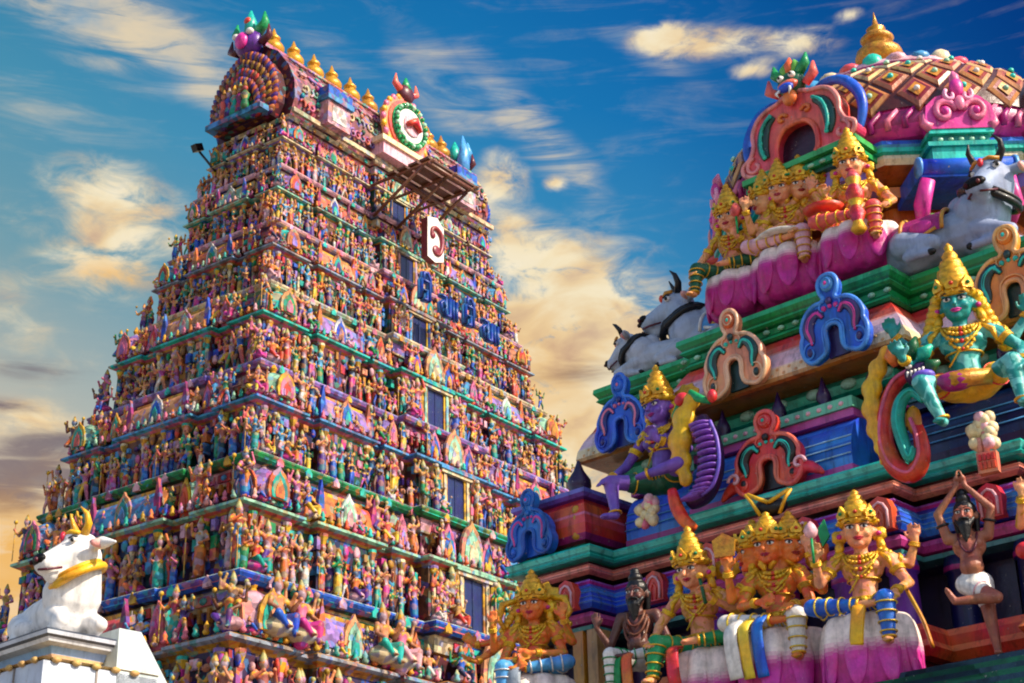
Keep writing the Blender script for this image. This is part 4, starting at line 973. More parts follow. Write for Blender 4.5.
# ------------------------------------------------------------------ small figure sculptures (shared meshes)
def small(pose):
    B = Sculpt(); r = random.Random(pose*13+1)
    fem = pose % 2 == 1; sway = (.03, -.03, .0, .02)[pose % 4]
    seated = pose in (8, 9)
    z0 = -.26 if seated else 0
    hip = (sway, 0, .48+z0)
    if seated: Ls = [((-.17, -.17, .24), (-.02, -.20, .10)), ((.13, -.20, .25), (.12, -.20, .03))]
    elif pose == 4: Ls = [((-.14, -.08, .30), (.0, -.10, .24)), ((.05, 0, .24), (.03, 0, .03))]
    elif pose == 6: Ls = [((-.13, -.03, .26), (-.19, .0, .03)), ((.13, -.03, .26), (.17, 0, .03))]
    elif pose == 7: Ls = [((.05, -.03, .25), (-.04, -.02, .03)), ((-.04, .0, .25), (.04, 0, .03))]
    else: Ls = [((-.06, -.03, .26), (-.065, 0, .03)), ((.06, -.01, .25), (.065, 0, .03))]
    for i, (kn, an) in enumerate(Ls):
        sx = -1 if i == 0 else 1
        B.chain([(hip[0]+.04*sx, 0, hip[2]), kn, an], [.062, .052, .035], 1 if (fem or pose in (0, 2, 8, 9)) else (1 if i == 0 else 0)); B.cap(an, (an[0]+.01*sx, an[1]-.07, an[2]-.01), .028, .02, 0)
    if fem: B.cap((hip[0], 0, hip[2]-.02), (sway*.5, -.01, .12+z0*.3), .10, .105, 1)
    B.ell(hip, (.10, .075, .07), 1)
    ch = (sway*.2, 0, hip[2]+.23)
    B.cap(hip, ch, .066, .088, 0 if pose % 3 else 3); B.ell(ch, (.115, .075, .08), 3 if pose % 3 == 0 else 0)
    B.cap((ch[0], 0, ch[2]+.05), (ch[0], -.01, ch[2]+.13), .036, .036, 0)
    B.ell((ch[0], -.01, ch[2]+.18), (.062, .066, .075), 0)
    B.ell((ch[0], .02, ch[2]+.19), (.070, .062, .07), 4)
    B.cap((ch[0], .0, ch[2]+.235), (ch[0], .005, ch[2]+.36), .062, .016, 2)
    B.ell((ch[0], -.055, ch[2]+.02), (.075, .03, .045), 2)
    B.cap((hip[0]-.09, -.03, hip[2]+.04), (hip[0]+.09, -.03, hip[2]+.04), .035, .035, 2)
    A = {0: [(-.20, -.03, -.15), (-.24, -.14, -.02), (.20, -.02, -.16), (.16, -.12, -.22)], 1: [(-.2, 0, -.16), (-.21, -.06, -.32), (.2, -.05, -.12), (.17, -.16, .04)],
         2: [(-.12, -.1, -.12), (-.01, -.17, -.03), (.12, -.1, -.12), (.01, -.17, -.03)], 3: [(-.22, 0, .02), (-.2, -.04, .2), (.2, 0, -.14), (.1, -.1, -.2)],
         4: [(-.24, 0, .02), (-.2, -.05, .2), (.24, 0, -.02), (.34, -.04, .1)], 5: [(-.2, 0, -.14), (-.1, -.09, -.22), (.2, 0, .06), (.12, -.02, .26)],
         6: [(-.25, 0, .06), (-.32, -.03, .25), (.25, 0, .06), (.3, -.03, .25)], 7: [(-.2, -.02, -.1), (-.08, -.15, -.0), (.2, -.02, -.12), (.09, -.15, .03)],
         8: [(-.2, -.05, -.13), (-.17, -.16, -.2), (.2, -.04, -.1), (.18, -.14, .04)], 9: [(-.2, -.04, -.12), (-.2, -.16, .0), (.2, -.04, -.13), (.15, -.17, -.2)]}[pose]
    for sx, (e, w_) in ((-1, (A[0], A[1])), (1, (A[2], A[3]))):
        s0 = (ch[0]+.12*sx, 0, ch[2]+.05); E_ = (ch[0]+e[0], e[1], ch[2]+.05+e[2]); W_ = (ch[0]+w_[0], w_[1], ch[2]+.05+w_[2])
        B.cap(s0, E_, .042, .032, 0); B.cap(E_, W_, .032, .024, 0); B.ell(W_, .032, 0); B.ell(((s0[0]+E_[0])/2, (s0[1]+E_[1])/2, (s0[2]+E_[2])/2), .048, 2)
    if pose in (4, 6, 9):    # extra pair of arms
        for sx in (-1, 1): B.cap((ch[0]+.1*sx, .03, ch[2]+.06), (ch[0]+.27*sx, .03, ch[2]+.0), .04, .03, 0); B.cap((ch[0]+.27*sx, .03, ch[2]), (ch[0]+.30*sx, .0, ch[2]+.2), .03, .022, 0); B.ell((ch[0]+.31*sx, 0, ch[2]+.24), .045, 2)
    if pose in (3, 0): B.cap((ch[0]-.24, -.12, .03), (ch[0]-.24, -.12, .95), .016, .016, 2); B.ell((ch[0]-.24, -.12, .92), .05, 2)
    if seated: B.ell((0, 0, .12), (.24, .20, .12), 5)
    if pose in (2, 5): B.chain([(-.13, .05, .5), (-.2, .06, .25), (-.16, .06, .05)], [.03, .045, .02], 3); B.chain([(.13, .05, .5), (.2, .06, .25), (.16, .06, .05)], [.03, .045, .02], 3)
    return B
SKINS = [('orange-skinned', 'orange'), ('peach-skinned', 'peach'), ('pink-skinned', 'pink'), ('tan-skinned', 'tan'), ('peach-skinned', 'skin'), ('green-skinned', 'green'), ('blue-skinned', 'sky'), ('brown-skinned', 'brown'), ('rosy-skinned', 'salmon'), ('orange-skinned', 'orange'), ('peach-skinned', 'peach'), ('peach-skinned', 'skin')]
CLOTHS = [('red', 'red'), ('blue', 'blue'), ('white', 'white'), ('green', 'green'), ('yellow', 'yellow'), ('magenta', 'hot'), ('pale pink', 'rose'), ('blue', 'blue'), ('purple', 'purple'), ('teal', 'teal'), ('dark blue', 'navy'), ('orange', 'orange')]
POSE = ['holding a staff', 'with one hand raised', 'with joined palms', 'raising one arm beside a staff', 'dancing on one leg', 'with one arm overhead', 'striding with arms flung up', 'with crossed legs', 'seated with a hand on the knee', 'seated with many arms']
FIGM = {}
SC = {}
pr_ = random.Random(21)
for p in range(10):
    S0 = small(p); SC[p] = S0
    for lod, vox in ((0, .017), (1, .034)):
        me0 = S0.raw(vox, 1); me0.name = 'figure'
        for q in range(12):
            me = me0.copy(); sk, cl = SKINS[(q+p) % 12], CLOTHS[(q*5+p*2) % 12]
            c2 = C[CLOTHS[(q*5+p*2+3) % 12][1]] if pr_.random() < .5 else C[sk[1]]
            cols = [C[sk[1]], C[cl[1]], C['gold'], c2, C['dark'], C['hot' if q % 2 else 'rose']]
            if lod == 0 or True: setcols(me, S0, cols)
            me.materials.clear(); me.materials.append(M_TFIG)
            FIGM[(p, q, lod)] = me
GM = Matrix.Translation((GC[0], GC[1], 0))@RZ(GR)
st = []
for i, (face, u, out, a, b, z, hgt, kind, k, n) in enumerate(spots):
    x, y, rz = fpos(face, u, out, a, b)
    wp = GM@Vector((x, y, z)); d = wp-Vector((0, 0, 1.7)); zc = d.dot(Fv); X = 512+1647.6*d.dot(Rv)/zc; Y = 341.5-1647.6*d.dot(Uv)/zc
    sz = hgt*1647.6/zc
    pose = pr_.randrange(8) if kind in ('row', 'wall') else (pr_.choice([0, 3, 4, 6, 5, 9, 8]) if kind == 'ledge' else pr_.choice([0, 3, 4, 5]))
    if kind == 'ledge' and hgt < .26*(Zs[k]-Zs[k+1]): pose = pr_.choice([8, 9, 1])
    if kind == 'row' and pr_.random() < .12: pose = pr_.choice([8, 9])
    pal = pr_.randrange(12)
    st.append((sz, X, Y, wp, GR+rz+pr_.uniform(-.25, .25), hgt, pose, pal, kind, k, face, n))
st = [t for t in st if -60 < t[1] < 665 and t[2]-t[0] < 720]
inside = [t for t in st if 0 < t[1] < 640 and t[2]-t[0] < 683 and not (t[1] > 560 and t[2] > 540)]
inside.sort(key=lambda t: -t[0]); chosen = inside[:284]; ids = set(id(t) for t in chosen); rest = [t for t in st if id(t) not in ids]
ORD = ['first', 'second', 'third', 'fourth', 'fifth', 'sixth', 'seventh', 'eighth', 'ninth', 'tenth', '11th', '12th', '13th', '14th', '15th', '16th', '17th', '18th', '19th', '20th', '21st', '22nd', '23rd', '24th', '25th', '26th', '27th', '28th', '29th', '30th']+['%dth' % j for j in range(31, 80)]
# ordinals counted along what stands in the picture, from the sharp near corner
from collections import defaultdict
grp = defaultdict(list)
for t in chosen: grp[(t[9], t[10], t[8])].append(t)
for key, lst in grp.items():
    k, face, kind = key
    lst.sort(key=lambda t: (t[1] if face == 'f' else -t[1]))
    below = CNAME[k+1] if k < 6 else 'lowest visible'
    for j, t in enumerate(lst):
        sz, X, Y, wp, rz, hgt, pose, pal, *_ = t
        sk, cl = SKINS[(pal+pose) % 12][0], CLOTHS[(pal*5+pose*2) % 12][0]
        where = {'row': 'front row on the %s cornice' % below, 'wall': 'back row above the %s cornice' % below, 'ledge': 'shrine ledge under the %s cornice' % CNAME[k], 'guard': 'window guards above the %s cornice' % below}[kind]
        lab = '%s figure in %s, %s in %s, %s face' % (sk, cl, ORD[j], where, 'sunlit' if face == 'f' else 'shaded')
        o = mesh_obj('figure_statue', FIGM[(pose, pal, 0)]); o.location = wp; o.rotation_euler = (0, 0, rz); o.scale = (hgt*1.02,)*3
        tag(o, lab, 'statue', 'painted figures on the gateway tower')
# four large seated figures on the lowest ledge
for (x, dz, pose, cols, lab) in ((-9.15, .05, 8, ['peach', 'blue', 'gold', 'blue'], 'large seated figure in blue with gold crown, on the lowest tower ledge near the corner'),
        (-8.25, .0, 9, ['peach', 'hot', 'gold', 'pink'], 'large seated figure in pink beside the blue-clad one on the lowest tower ledge'),
        (-5.0, .05, 8, ['peach', 'turq', 'gold', 'teal'], 'large seated figure in turquoise with gold crown, middle of the lowest tower ledge'),
        (-4.2, .0, 9, ['peach', 'rose', 'gold', 'pink'], 'large seated figure in pale pink right of the turquoise-clad one on the tower')):
    me = FIGM[(pose, 0, 0)].copy(); setcols(me, SC[pose], [C[cols[0]], C[cols[1]], C[cols[2]], C[cols[3]], C['dark'], C['cream']])
    o = mesh_obj('figure_statue', me); o.location = GM@Vector((x, -6.2+.62*1.18-.30, 11.96+dz)); o.rotation_euler = (0, 0, GR+.1); o.scale = (2.15,)*3
    tag(o, lab, 'statue', 'large seated figures on the lowest ledge')
# the remaining small figures high on the tower: one object
VV = []; FF = []; CC = []; nv = 0
cache = {}
for t in rest:
    key = (t[6], t[7], 1)
    if key not in cache:
        me = FIGM[key]; cv = centers(me); n = len(me.polygons); ls = np.empty(len(me.loops), np.int32); me.loops.foreach_get('vertex_index', ls); lt = np.empty(n, np.int32); me.polygons.foreach_get('loop_total', lt)
        cc = np.empty(len(cv)*4, np.float32); me.attributes['Col'].data.foreach_get('color', cc); cache[key] = (cv, ls, lt, cc.reshape(-1, 4))
    cv, ls, lt, cc = cache[key]; m = np.array(Matrix.Translation(t[3])@RZ(t[4])@S(t[5], t[5], t[5]))
    VV.append(cv@m[:3, :3].T+m[:3, 3]); FF.append((ls+nv, lt)); CC.append(cc); nv += len(cv)
me = bpy.data.meshes.new('figure_crowd'); V = np.concatenate(VV); LI = np.concatenate([f[0] for f in FF]); LT = np.concatenate([f[1] for f in FF])
me.vertices.add(len(V)); me.vertices.foreach_set('co', V.ravel()); me.loops.add(len(LI)); me.loops.foreach_set('vertex_index', LI); me.polygons.add(len(LT))
me.polygons.foreach_set('loop_start', np.concatenate([[0], np.cumsum(LT)[:-1]]).astype(np.int32)); me.polygons.foreach_set('loop_total', LT); me.polygons.foreach_set('use_smooth', np.ones(len(LT), bool)); me.update(calc_edges=True)
at = me.attributes.new('Col', 'FLOAT_COLOR', 'POINT'); at.data.foreach_set('color', np.concatenate(CC).ravel()); me.materials.append(M_TFIG)
tag(mesh_obj('figure_crowd', me), 'countless small painted figures crowding the upper tiers of the gateway tower', 'statues', kind='stuff')
print('figures', len(chosen), 'rest', len(rest), 'crowd faces', len(LT))
for m0 in [m for m in bpy.data.meshes if m.users == 0]: bpy.data.meshes.remove(m0)
# ------------------------------------------------------------------ the near shrine tower (vimana)
VO = Vector((1.6720, 9.5662, 0)); VR = math.radians(-42.714)
vim = empty('shrine_tower', VO, VR)
tag(vim, 'near painted shrine tower with lattice dome and stepped cornices, filling the right side', 'tower')
VM = Matrix.Translation(VO)@RZ(VR)
def vloc(s, d, z): return VM@Vector((s+.08, -d, z))
c = C
YC = 1.85
def vpath(W, segs, back_y=None):
    # front path from the far left to the near right with jogs, closed behind; segs (x0,x1,d)
    pts = []
    def add(p):
        if not pts or abs(pts[-1][0]-p[0])+abs(pts[-1][1]-p[1]) > 1e-5: pts.append(p)
    for x0, x1, d in segs: add((x0, -d)); add((x1, -d))
    xr = segs[-1][1]; xl = segs[0][0]; yb = back_y
    # the same bays on the near right side
    add((xr, yb)); add((xl, yb))
    return pts
SEG = [(-2.38, -1.61, 0), (-1.61, -.83, -.25), (-.83, .73, 0), (.73, 1.40, -.25), (1.40, 1.62, -.42), (1.62, 2.38, 0)]
SEGL = SEG
pA = vpath(0, SEG, 4.35)
# lowest eave with dark slats
m = MB(); q = []
for i in range(9):
    o0 = 1.05-.052*i; z0 = 3.20+.038*i
    q += [(o0, z0, c['dkgreen'] if i % 2 else H('#1d3a48')), (o0-.012, z0+.03, H('#28505c'))]
q += [(.60, 3.54, H('#1b2a3a')), (.10, 3.55, H('#1b2a3a'))]
m.sweep(pA, [(.3, 3.1, c['maroon']), (.9, 3.17, H('#1d3a48'))]+q); m.build('lower_eave', M_PAINT, vim)
m = MB(); m.sweep(pA, [(.10, 3.55, c['maroon']), (.10, 3.70, c['red']), (.16, 3.71, H('#e2502e')), (.19, 3.76, H('#f07848')), (.16, 3.80, H('#d83c28')), (.15, 3.86, H('#f06a40')), (.13, 3.90, c['salmon']), (-.1, 3.905, c['maroon']), (-.24, 3.91, c['dark'])]); m.build('base_moulding', M_PAINT, vim)
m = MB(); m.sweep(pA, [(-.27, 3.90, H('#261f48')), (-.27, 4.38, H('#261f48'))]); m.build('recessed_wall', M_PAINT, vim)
m = MB()
m.sweep(pA, [(-.27, 4.34, c['navy']), (-.14, 4.35, H('#2b5d66')), (-.06, 4.37, H('#4e9a9c')), (-.05, 4.395, H('#22404e')), (-.10, 4.40, c['magenta']), (-.05, 4.415, H('#c03c88')), (-.03, 4.45, H('#e060a8')), (-.05, 4.485, c['dkpurple']), (-.09, 4.49, H('#1a3aa8')),
             (-.02, 4.50, c['blue']), (.0, 4.53, H('#2f72dc')), (-.005, 4.56, c['blue']), (-.02, 4.61, H('#3b84e0')), (-.045, 4.65, c['blue']), (-.085, 4.685, c['hot']), (-.07, 4.70, H('#b060d0')), (-.08, 4.715, c['dkgreen']), (-.13, 4.72, H('#0c2a24')), (-.17, 4.73, c['dark']), (-.17, 4.755, H('#4a1620')), (-.10, 4.757, H('#f28a78')), (-.06, 4.775, H('#f89888')), (-.055, 4.80, H('#e84a3c')), (-.075, 4.822, H('#8a2040')), (-.09, 4.83, c['maroon']), (-.09, 4.842, c['teal']),
             (-.01, 4.846, H('#1fb4a6')), (0, 4.86, c['turq']), (-.015, 4.875, H('#149a90')), (-.012, 4.89, H('#6ce8dc')), (.008, 4.915, c['turq']), (-.0, 4.93, H('#1fa89c')), (-.6, 4.935, H('#1a8f84'))])
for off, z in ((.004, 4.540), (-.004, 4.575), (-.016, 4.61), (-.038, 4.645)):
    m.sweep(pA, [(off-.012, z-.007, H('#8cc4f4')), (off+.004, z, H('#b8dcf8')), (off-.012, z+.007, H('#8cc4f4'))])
for off, z in ((-.052, 4.785), (-.048, 4.808)):  # pale stripes on the salmon moulding, glossy highlights put into the colour
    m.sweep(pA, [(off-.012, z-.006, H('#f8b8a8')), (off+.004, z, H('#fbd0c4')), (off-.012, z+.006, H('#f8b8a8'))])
m.build('turquoise_cornice', M_PAINT, vim)
# pillars in the recess
def pillar(x, y, col, sq=False, h0=3.91, h1=4.37, r=.085):
    b = MB(); M = T(x, y, 0)
    if sq:
        b.box(-r*1.15, -r*.1, -r, r, h0, h1, c['ochre'], M); b.box(r*.25, r*1.25, -r*.9, r*.9, h0, h1, c['tan'], M)
    else:
        b.lathe([(r*1.1, h0, col), (r*1.1, h0+.03, col), (r, h0+.05, col), (r*.95, h1-.10, col), (r*1.15, h1-.09, c['magenta']), (r*1.15, h1-.06, col), (r*1.0, h1, col)], 16, col, M)
    b.build('pillar', M_PAINT, vim)
for x in (.62, .25, -.2, -.72): pillar(x, .14, H('#7434b0'))
for x in (1.30, .86, -1.5): pillar(x, .38, c['navy'] if x > 0 else c['dkpurple'])
for x in (-2.25, -1.74): pillar(x, .14, c['tan'], True)
pillar(1.72, .14, c['purple'])
# red horseshoe panels on the blue roll
def panel(x, d, z=4.50):
    b = MB(); M = T(x, -d, z)
    b.plate([(-.075, 0), (-.08, .12), (-.055, .18), (0, .205), (.055, .18), (.08, .12), (.075, 0)], -.045, .02, c['red'], M)
    b.tube([(px_, -.05, pz) for px_, pz in [(-.05, .01), (-.052, .11), (-.03, .15), (0, .165), (.03, .15), (.052, .11), (.05, .01)]], .009, c['rose'], 6, M)
    b.tube([(px_, -.05, pz) for px_, pz in [(-.018, .01), (-.02, .09), (0, .12), (.02, .09), (.018, .01)]], .008, c['salmon'], 6, M)
    b.build('roll_panel', M_PAINT, vim)
for x, d in ((-2.22, 0), (-1.80, 0), (-1.25, -.25), (-.62, 0), (-.2, 0), (.1, 0), (.62, 0), (1.18, -.25), (1.75, 0)): panel(x, d)
# ---- second storey
SEGB = [(-1.92, -.95, -.55), (-.95, .68, -.30), (.68, 1.92, -.55)]
def shift(segs, o): return [(a, b, d+o) for a, b, d in segs]
pB = vpath(0, SEGB, 4.2)
m = MB(); m.sweep(pB, [(-.40, 4.93, c['maroon']), (-.40, 5.05, H('#d8602a')), (-.38, 5.30, H('#7a3414')), (-.38, 5.42, H('#e88430')), (-.38, 5.60, c['dkpurple'])]); m.build('upper_wall', M_PAINT, vim)
m = MB(); m.sweep(pB, [(-.38, 5.57, c['dkgreen']), (-.16, 5.58, c['teal']), (-.11, 5.60, H('#3cb898')), (-.09, 5.65, H('#249a80')), (-.13, 5.70, c['dkgreen']), (-.2, 5.715, H('#7a3c18'))])
for i in range(15):
    x = -1.84+i*.262; d = -.30 if -.95 < x < .68 else -.55
    m.ell((x, -d+.095, 5.645), (.062, .03, .036), H('#a6d6c0'), None, 8, 6)
m.build('green_beam', M_PAINT, vim)
m = MB(); m.sweep(pB, [(-.25, 5.70, H('#a85a1c')), (.10, 5.705, H('#c87830')), (.13, 5.715, c['tan']), (.135, 5.74, c['cream']), (.125, 5.80, H('#f4dcc0')), (.118, 5.815, H('#e9c8d8')), (.09, 5.88, H('#f2c4cc')), (.06, 5.93, H('#f39a90')), (.045, 5.95, H('#ee5a4a')), (.02, 6.0, c['red']), (-.02, 6.055, H('#c02c28')), (-.05, 6.06, c['dkgreen'])])
for i in range(44):
    x = -1.98+i*.091; d = -.30 if -1.02 < x < .75 else -.55
    for j, (z, o) in enumerate(((5.755, .128), (5.79, .122))): m.ell((x+(.04 if j else 0), -d-o, z), (.018, .012, .013), H('#e0b078'), None, 6, 4)
m.build('painted_eave', M_PAINT, vim)
m = MB(); m.sweep(pB, [(-.06, 6.055, c['dkgreen']), (-.02, 6.07, c['green']), (.0, 6.085, H('#27b070')), (-.02, 6.11, c['dkgreen']), (-.03, 6.125, c['green']), (-.03, 6.165, H('#0e7a48')), (.0, 6.175, c['green']), (.02, 6.19, H('#38c080')), (.005, 6.21, H('#0e7a48')), (.015, 6.225, c['green']), (.035, 6.25, H('#2ab070')), (.03, 6.285, c['green']), (-.4, 6.29, H('#6a4a40')), (-1.5, 6.30, H('#6a4a40'))], cap=True)
for i in range(34):
    x = -1.88+i*.115; d = -.30 if -.97 < x < .70 else -.55
    m.ell((x, -d+.018, 6.145), (.028, .02, .017), c['mint'], None, 7, 5)
m.build('green_cornice', M_PAINT, vim)
# pilasters and lotus caps in the recess behind the barrel
for x in (-1.75, -1.45, -1.1, -.72, -.38, .02, .35, .62, 1.0, 1.35, 1.75):
    d = -.30 if -.95 < x < .68 else -.55
    b = MB(); M = T(x, -d+.34, 0)
    b.lathe([(.06, 4.95), (.055, 5.3), (.045, 5.36), (.085, 5.42), (.085, 5.45), (.05, 5.47), (.03, 5.60)], 10, c['dkpurple'], M, smooth=False)
    b.build('upper_pilaster', M_PAINT, vim)
    if x not in (.62, -1.1):
        b = MB(); b.box(.10, .27, -.04, .02, 5.46, 5.475, c['hot'], M); b.box(.10, .27, -.05, .02, 5.50, 5.56, c['maroon'], M); b.box(.09, .28, -.03, .02, 5.34, 5.43, H('#d88a30'), M); b.build('wall_panel', M_PAINT, vim)
# barrel-roofed shrine with the blue roof, and the darker one to the right
def barrel(x0, x1, yf, cb, cs, cline, top1, top2, base, name='barrel_shrine'):
    b = MB(); r = .17; y = yf+r
    b.box(x0, x1, yf-.01, y+.2, 4.938, 5.0, base)
    n = 10; pr = [(y-(r+.015*math.sin(PI*i/n))*math.cos(PI/2*i/n)**1.0, 5.0+.34*math.sin(PI/2*i/n)) for i in range(n+1)]
    vs = [(x, yy, zz) for x in (x0, x1) for yy, zz in pr]+[(x0, y+.2, 5.34), (x1, y+.2, 5.34), (x0, y+.2, 5.0), (x1, y+.2, 5.0)]
    fs = [(i, n+1+i, n+2+i, i+1) for i in range(n)]; k_ = 2*(n+1)
    fs += [(n, 2*n+1, k_+1, k_), tuple(list(range(n+1))+[k_, k_+2]), tuple(reversed(list(range(n+1, 2*n+2))+[k_+1, k_+3]))]
    b.add(vs, fs, [cb if i % 3 else cs for i in range(n)]+[cb, cb, cb])
    for zz in (5.07, 5.13, 5.19): 
        t = math.asin((zz-5.0)/.34); b.tube([(x0, y-(r+.012)*math.cos(t)-.006, zz), (x1, y-(r+.012)*math.cos(t)-.006, zz)], .005, cline, 5)
    b.box(x0, x1, yf+.07, y+.2, 5.335, 5.385, top1); b.box(x0-.01, x1+.01, yf+.05, y+.2, 5.387, 5.455, top2)
    for i in range(int((x1-x0)/.08)): b.ell((x0+.04+i*.08, yf+.05, 5.42), (.02, .012, .016), c['rose'], None, 6, 4)
    return b.build(name, M_PAINT, vim)
barrel(-.83, .40, .10, c['blue'], H('#3a84f0'), H('#a8d4f8'), H('#c850a8'), H('#6cc49a'), H('#c850a8'))
barrel(.66, 1.46, .32, c['navy'], H('#16306a'), c['sky'], H('#223a60'), H('#2a7a80'), c['dkpurple'])
barrel(-1.56, -1.0, .34, c['blue'], H('#2a6ce0'), c['sky'], c['magenta'], H('#5fae8a'), c['magenta'])
kudu(vim, T(-.14, .06, 4.945), .50, .51, c['red'], c['salmon'], c['dark'], c['turq'], .07, c['red'])
b = MB()      # red scroll tails each side of that arch
for sx in (-1, 1):
    b = MB(); b.tube([(sx*p[0]-.14, .02, 4.97+p[1]) for p in crom([(.17, .02), (.26, .06), (.33, .03), (.38, -.01)], 4)], [.05, .05, .048, .045, .042, .04, .038, .034, .03, .026, .02, .016, .01], c['red'], 8)
    b.tube([(sx*p[0]-.14, -.03, 4.99+p[1]) for p in curl(.24, .06, .05, .01, 0, 5.2)], .012, c['rose'], 6); b.build('scroll_ornament', M_PAINT, vim)
# kudus on the kapota
kudu(vim, T(-.385, .14, 5.70), .47, .57, H('#f2a070'), H('#f7c49a'), H('#123a3a'), c['turq'], .06, c['orange'])
kudu(vim, T(.385, .13, 5.70), .49, .57, c['blue'], H('#4a90f0'), H('#3a2a6a'), c['hot'], .06, c['sky'])
kudu(vim, T(1.47, .385, 5.70), .50, .60, H('#f08a3c'), H('#f7b070'), H('#123a3a'), c['turq'], .06, c['orange'])
kudu(vim, T(-1.56, .385, 5.69), .43, .53, c['blue'], H('#3b78e8'), H('#1c2a80'), c['pink'], .06, c['blue'])
# left corner pavilion top
b = MB(); sq = [(-2.34, .12), (-1.75, .12), (-1.75, .70), (-2.34, .70)]
b.sweep(sq, [(-.02, 4.937, c['ochre']), (.02, 4.96, c['dkgreen']), (.0, 4.99, c['maroon']), (.02, 5.01, c['magenta']), (.045, 5.05, c['red']), (.05, 5.12, H('#e84a5a')), (.045, 5.18, c['pink']), (.04, 5.20, c['red']), (.02, 5.27, H('#c82a40')), (-.01, 5.31, c['purple']), (.02, 5.32, c['violet']), (.05, 5.34, H('#6a6ac8')), (.05, 5.37, H('#35307a')), (-.05, 5.39, c['dkpurple']), (-.15, 5.42, c['dkpurple'])], cap=True)
so_ = b.build('corner_pavilion', M_PAINT, vim)
b = MB(); b.lathe([(.08, 5.42), (.10, 5.45), (.05, 5.47), (.09, 5.52), (.085, 5.57), (.04, 5.64), (.01, 5.72)], 12, c['dkpurple'], T(-2.02, .40, 0)); b.build('pavilion_finial', M_PAINT, so_)
b = MB(); M = T(-1.80, .12, 5.0)@RZ(0)
for i in range(4): b.ell((0, -.02, .05+.06*i), (.05-.005*i, .03, .035), c['ochre'], M, 8, 5)
b.build('corner_crest', M_PAINT, so_)
kudu(vim, T(-2.12, .03, 4.94), .40, .47, H('#2468d0'), H('#1a50b8'), c['blue'], c['hot'], .07, c['blue'])
# ---- neck, eave and dome
NV = 8
def octo(r, ph=PI/8): return [(r/math.cos(PI/8)*math.cos(ph+PI/4*i), YC+r/math.cos(PI/8)*math.sin(ph+PI/4*i)) for i in range(8)]
m = MB(); m.sweep(octo(.80), [(.15, 6.29, c['maroon']), (.15, 6.42, H('#b84a1c')), (.05, 6.44, c['red']), (.0, 6.6, H('#c85420')), (.0, 6.85, c['maroon']), (.06, 6.87, H('#d86428')), (.06, 6.95, H('#a83c1c')), (-.02, 6.97, H('#d86428')), (-.02, 7.12, H('#7a3010')), (.1, 7.14, H('#e08038')), (.1, 7.22, H('#b86420'))]); m.build('neck', M_PAINT, vim)
m = MB(); m.sweep(octo(.76), [(.05, 7.22, H('#b4641c')), (.30, 7.30, c['cream']), (.32, 7.34, H('#f4e0c0')), (.31, 7.37, c['teal']), (.335, 7.385, c['turq']), (.33, 7.42, c['sky']), (.345, 7.435, c['blue']), (.335, 7.47, H('#3b84e0')), (.2, 7.50, c['magenta'])]); m.build('dome_eave', M_PAINT, vim)
def domeR(t):     # t 0..1 base to top
    a = t*PI/2*.92; return 1.23*math.cos(a)**.74, 7.58+.86*math.sin(a)
m = MB(); M0 = T(0, YC, 0)
m.lathe([(1.0, 7.46, c['magenta']), (1.14, 7.49, c['hot']), (1.20, 7.56, H('#b02a78')), (1.21, 7.66, c['hot']), (1.19, 7.72, c['maroon']), (1.20, 7.73, c['maroon'])], 64, c['hot'], M0, caps=False)
for i in range(72):
    a = 2*PI*i/72; x_, y_ = 1.215*math.cos(a), YC+1.215*math.sin(a)
    m.tube([(x_, y_, 7.52), (x_*1.012, YC+(y_-YC)*1.012, 7.59), (1.20*math.cos(a+.06), YC+1.20*math.sin(a+.06), 7.68)], .022, c['pink'] if i % 2 else c['magenta'], 5)
m.build('scroll_band', M_PAINT, vim)
# diamond lattice shell
m = MB(); nU, nT = 96, 26; tt0 = .08
def dp(u, t, o=0):
    r, z = domeR(t); a = 2*PI*u; return ((r+o)*math.cos(a), YC+(r+o)*math.sin(a), z+o*.5)
vs = [dp(i/nU, tt0+(1-tt0)*j/nT) for j in range(nT+1) for i in range(nU)]
m.add(vs, [(j*nU+i, j*nU+(i+1) % nU, (j+1)*nU+(i+1) % nU, (j+1)*nU+i) for j in range(nT) for i in range(nU)], H('#4a1a14'), None, True)
m.build('dome', M_PAINT, vim)
m = MB(); nd_ = 26; rows = 5
for rI in range(rows):
    tc_ = tt0+.10+.147*rI; ht = .138
    for i in range(nd_):
        u = (i+(.5 if rI % 2 else 0))/nd_; hw = .47/nd_
        def D(fu, ft, o): return dp(u+hw*fu, tc_+ht*ft, o)
        P4 = [(0, -1), (1, 0), (0, 1), (-1, 0)]
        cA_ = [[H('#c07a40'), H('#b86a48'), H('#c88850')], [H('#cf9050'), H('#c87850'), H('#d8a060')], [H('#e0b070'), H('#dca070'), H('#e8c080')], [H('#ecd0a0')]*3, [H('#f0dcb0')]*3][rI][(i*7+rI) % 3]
        o_ = [D(p[0]*.90, p[1]*.90, .010) for p in P4]; i_ = [D(p[0]*.66, p[1]*.66, .020) for p in P4]; b_ = [D(p[0]*.98, p[1]*.98, -.01) for p in P4]
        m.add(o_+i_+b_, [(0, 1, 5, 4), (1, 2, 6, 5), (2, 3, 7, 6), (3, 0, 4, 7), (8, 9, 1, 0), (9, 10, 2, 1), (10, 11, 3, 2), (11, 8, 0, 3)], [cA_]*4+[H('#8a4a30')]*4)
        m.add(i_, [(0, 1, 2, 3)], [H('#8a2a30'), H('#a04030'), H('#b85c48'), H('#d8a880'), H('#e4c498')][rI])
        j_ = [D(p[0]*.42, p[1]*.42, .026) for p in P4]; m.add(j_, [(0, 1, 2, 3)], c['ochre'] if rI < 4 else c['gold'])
        m.ell(D(0, 0, .026), (.022, .022, .022), [c['mint'], c['turq'], c['white']][(i*2+rI) % 3], None, 7, 5)
    
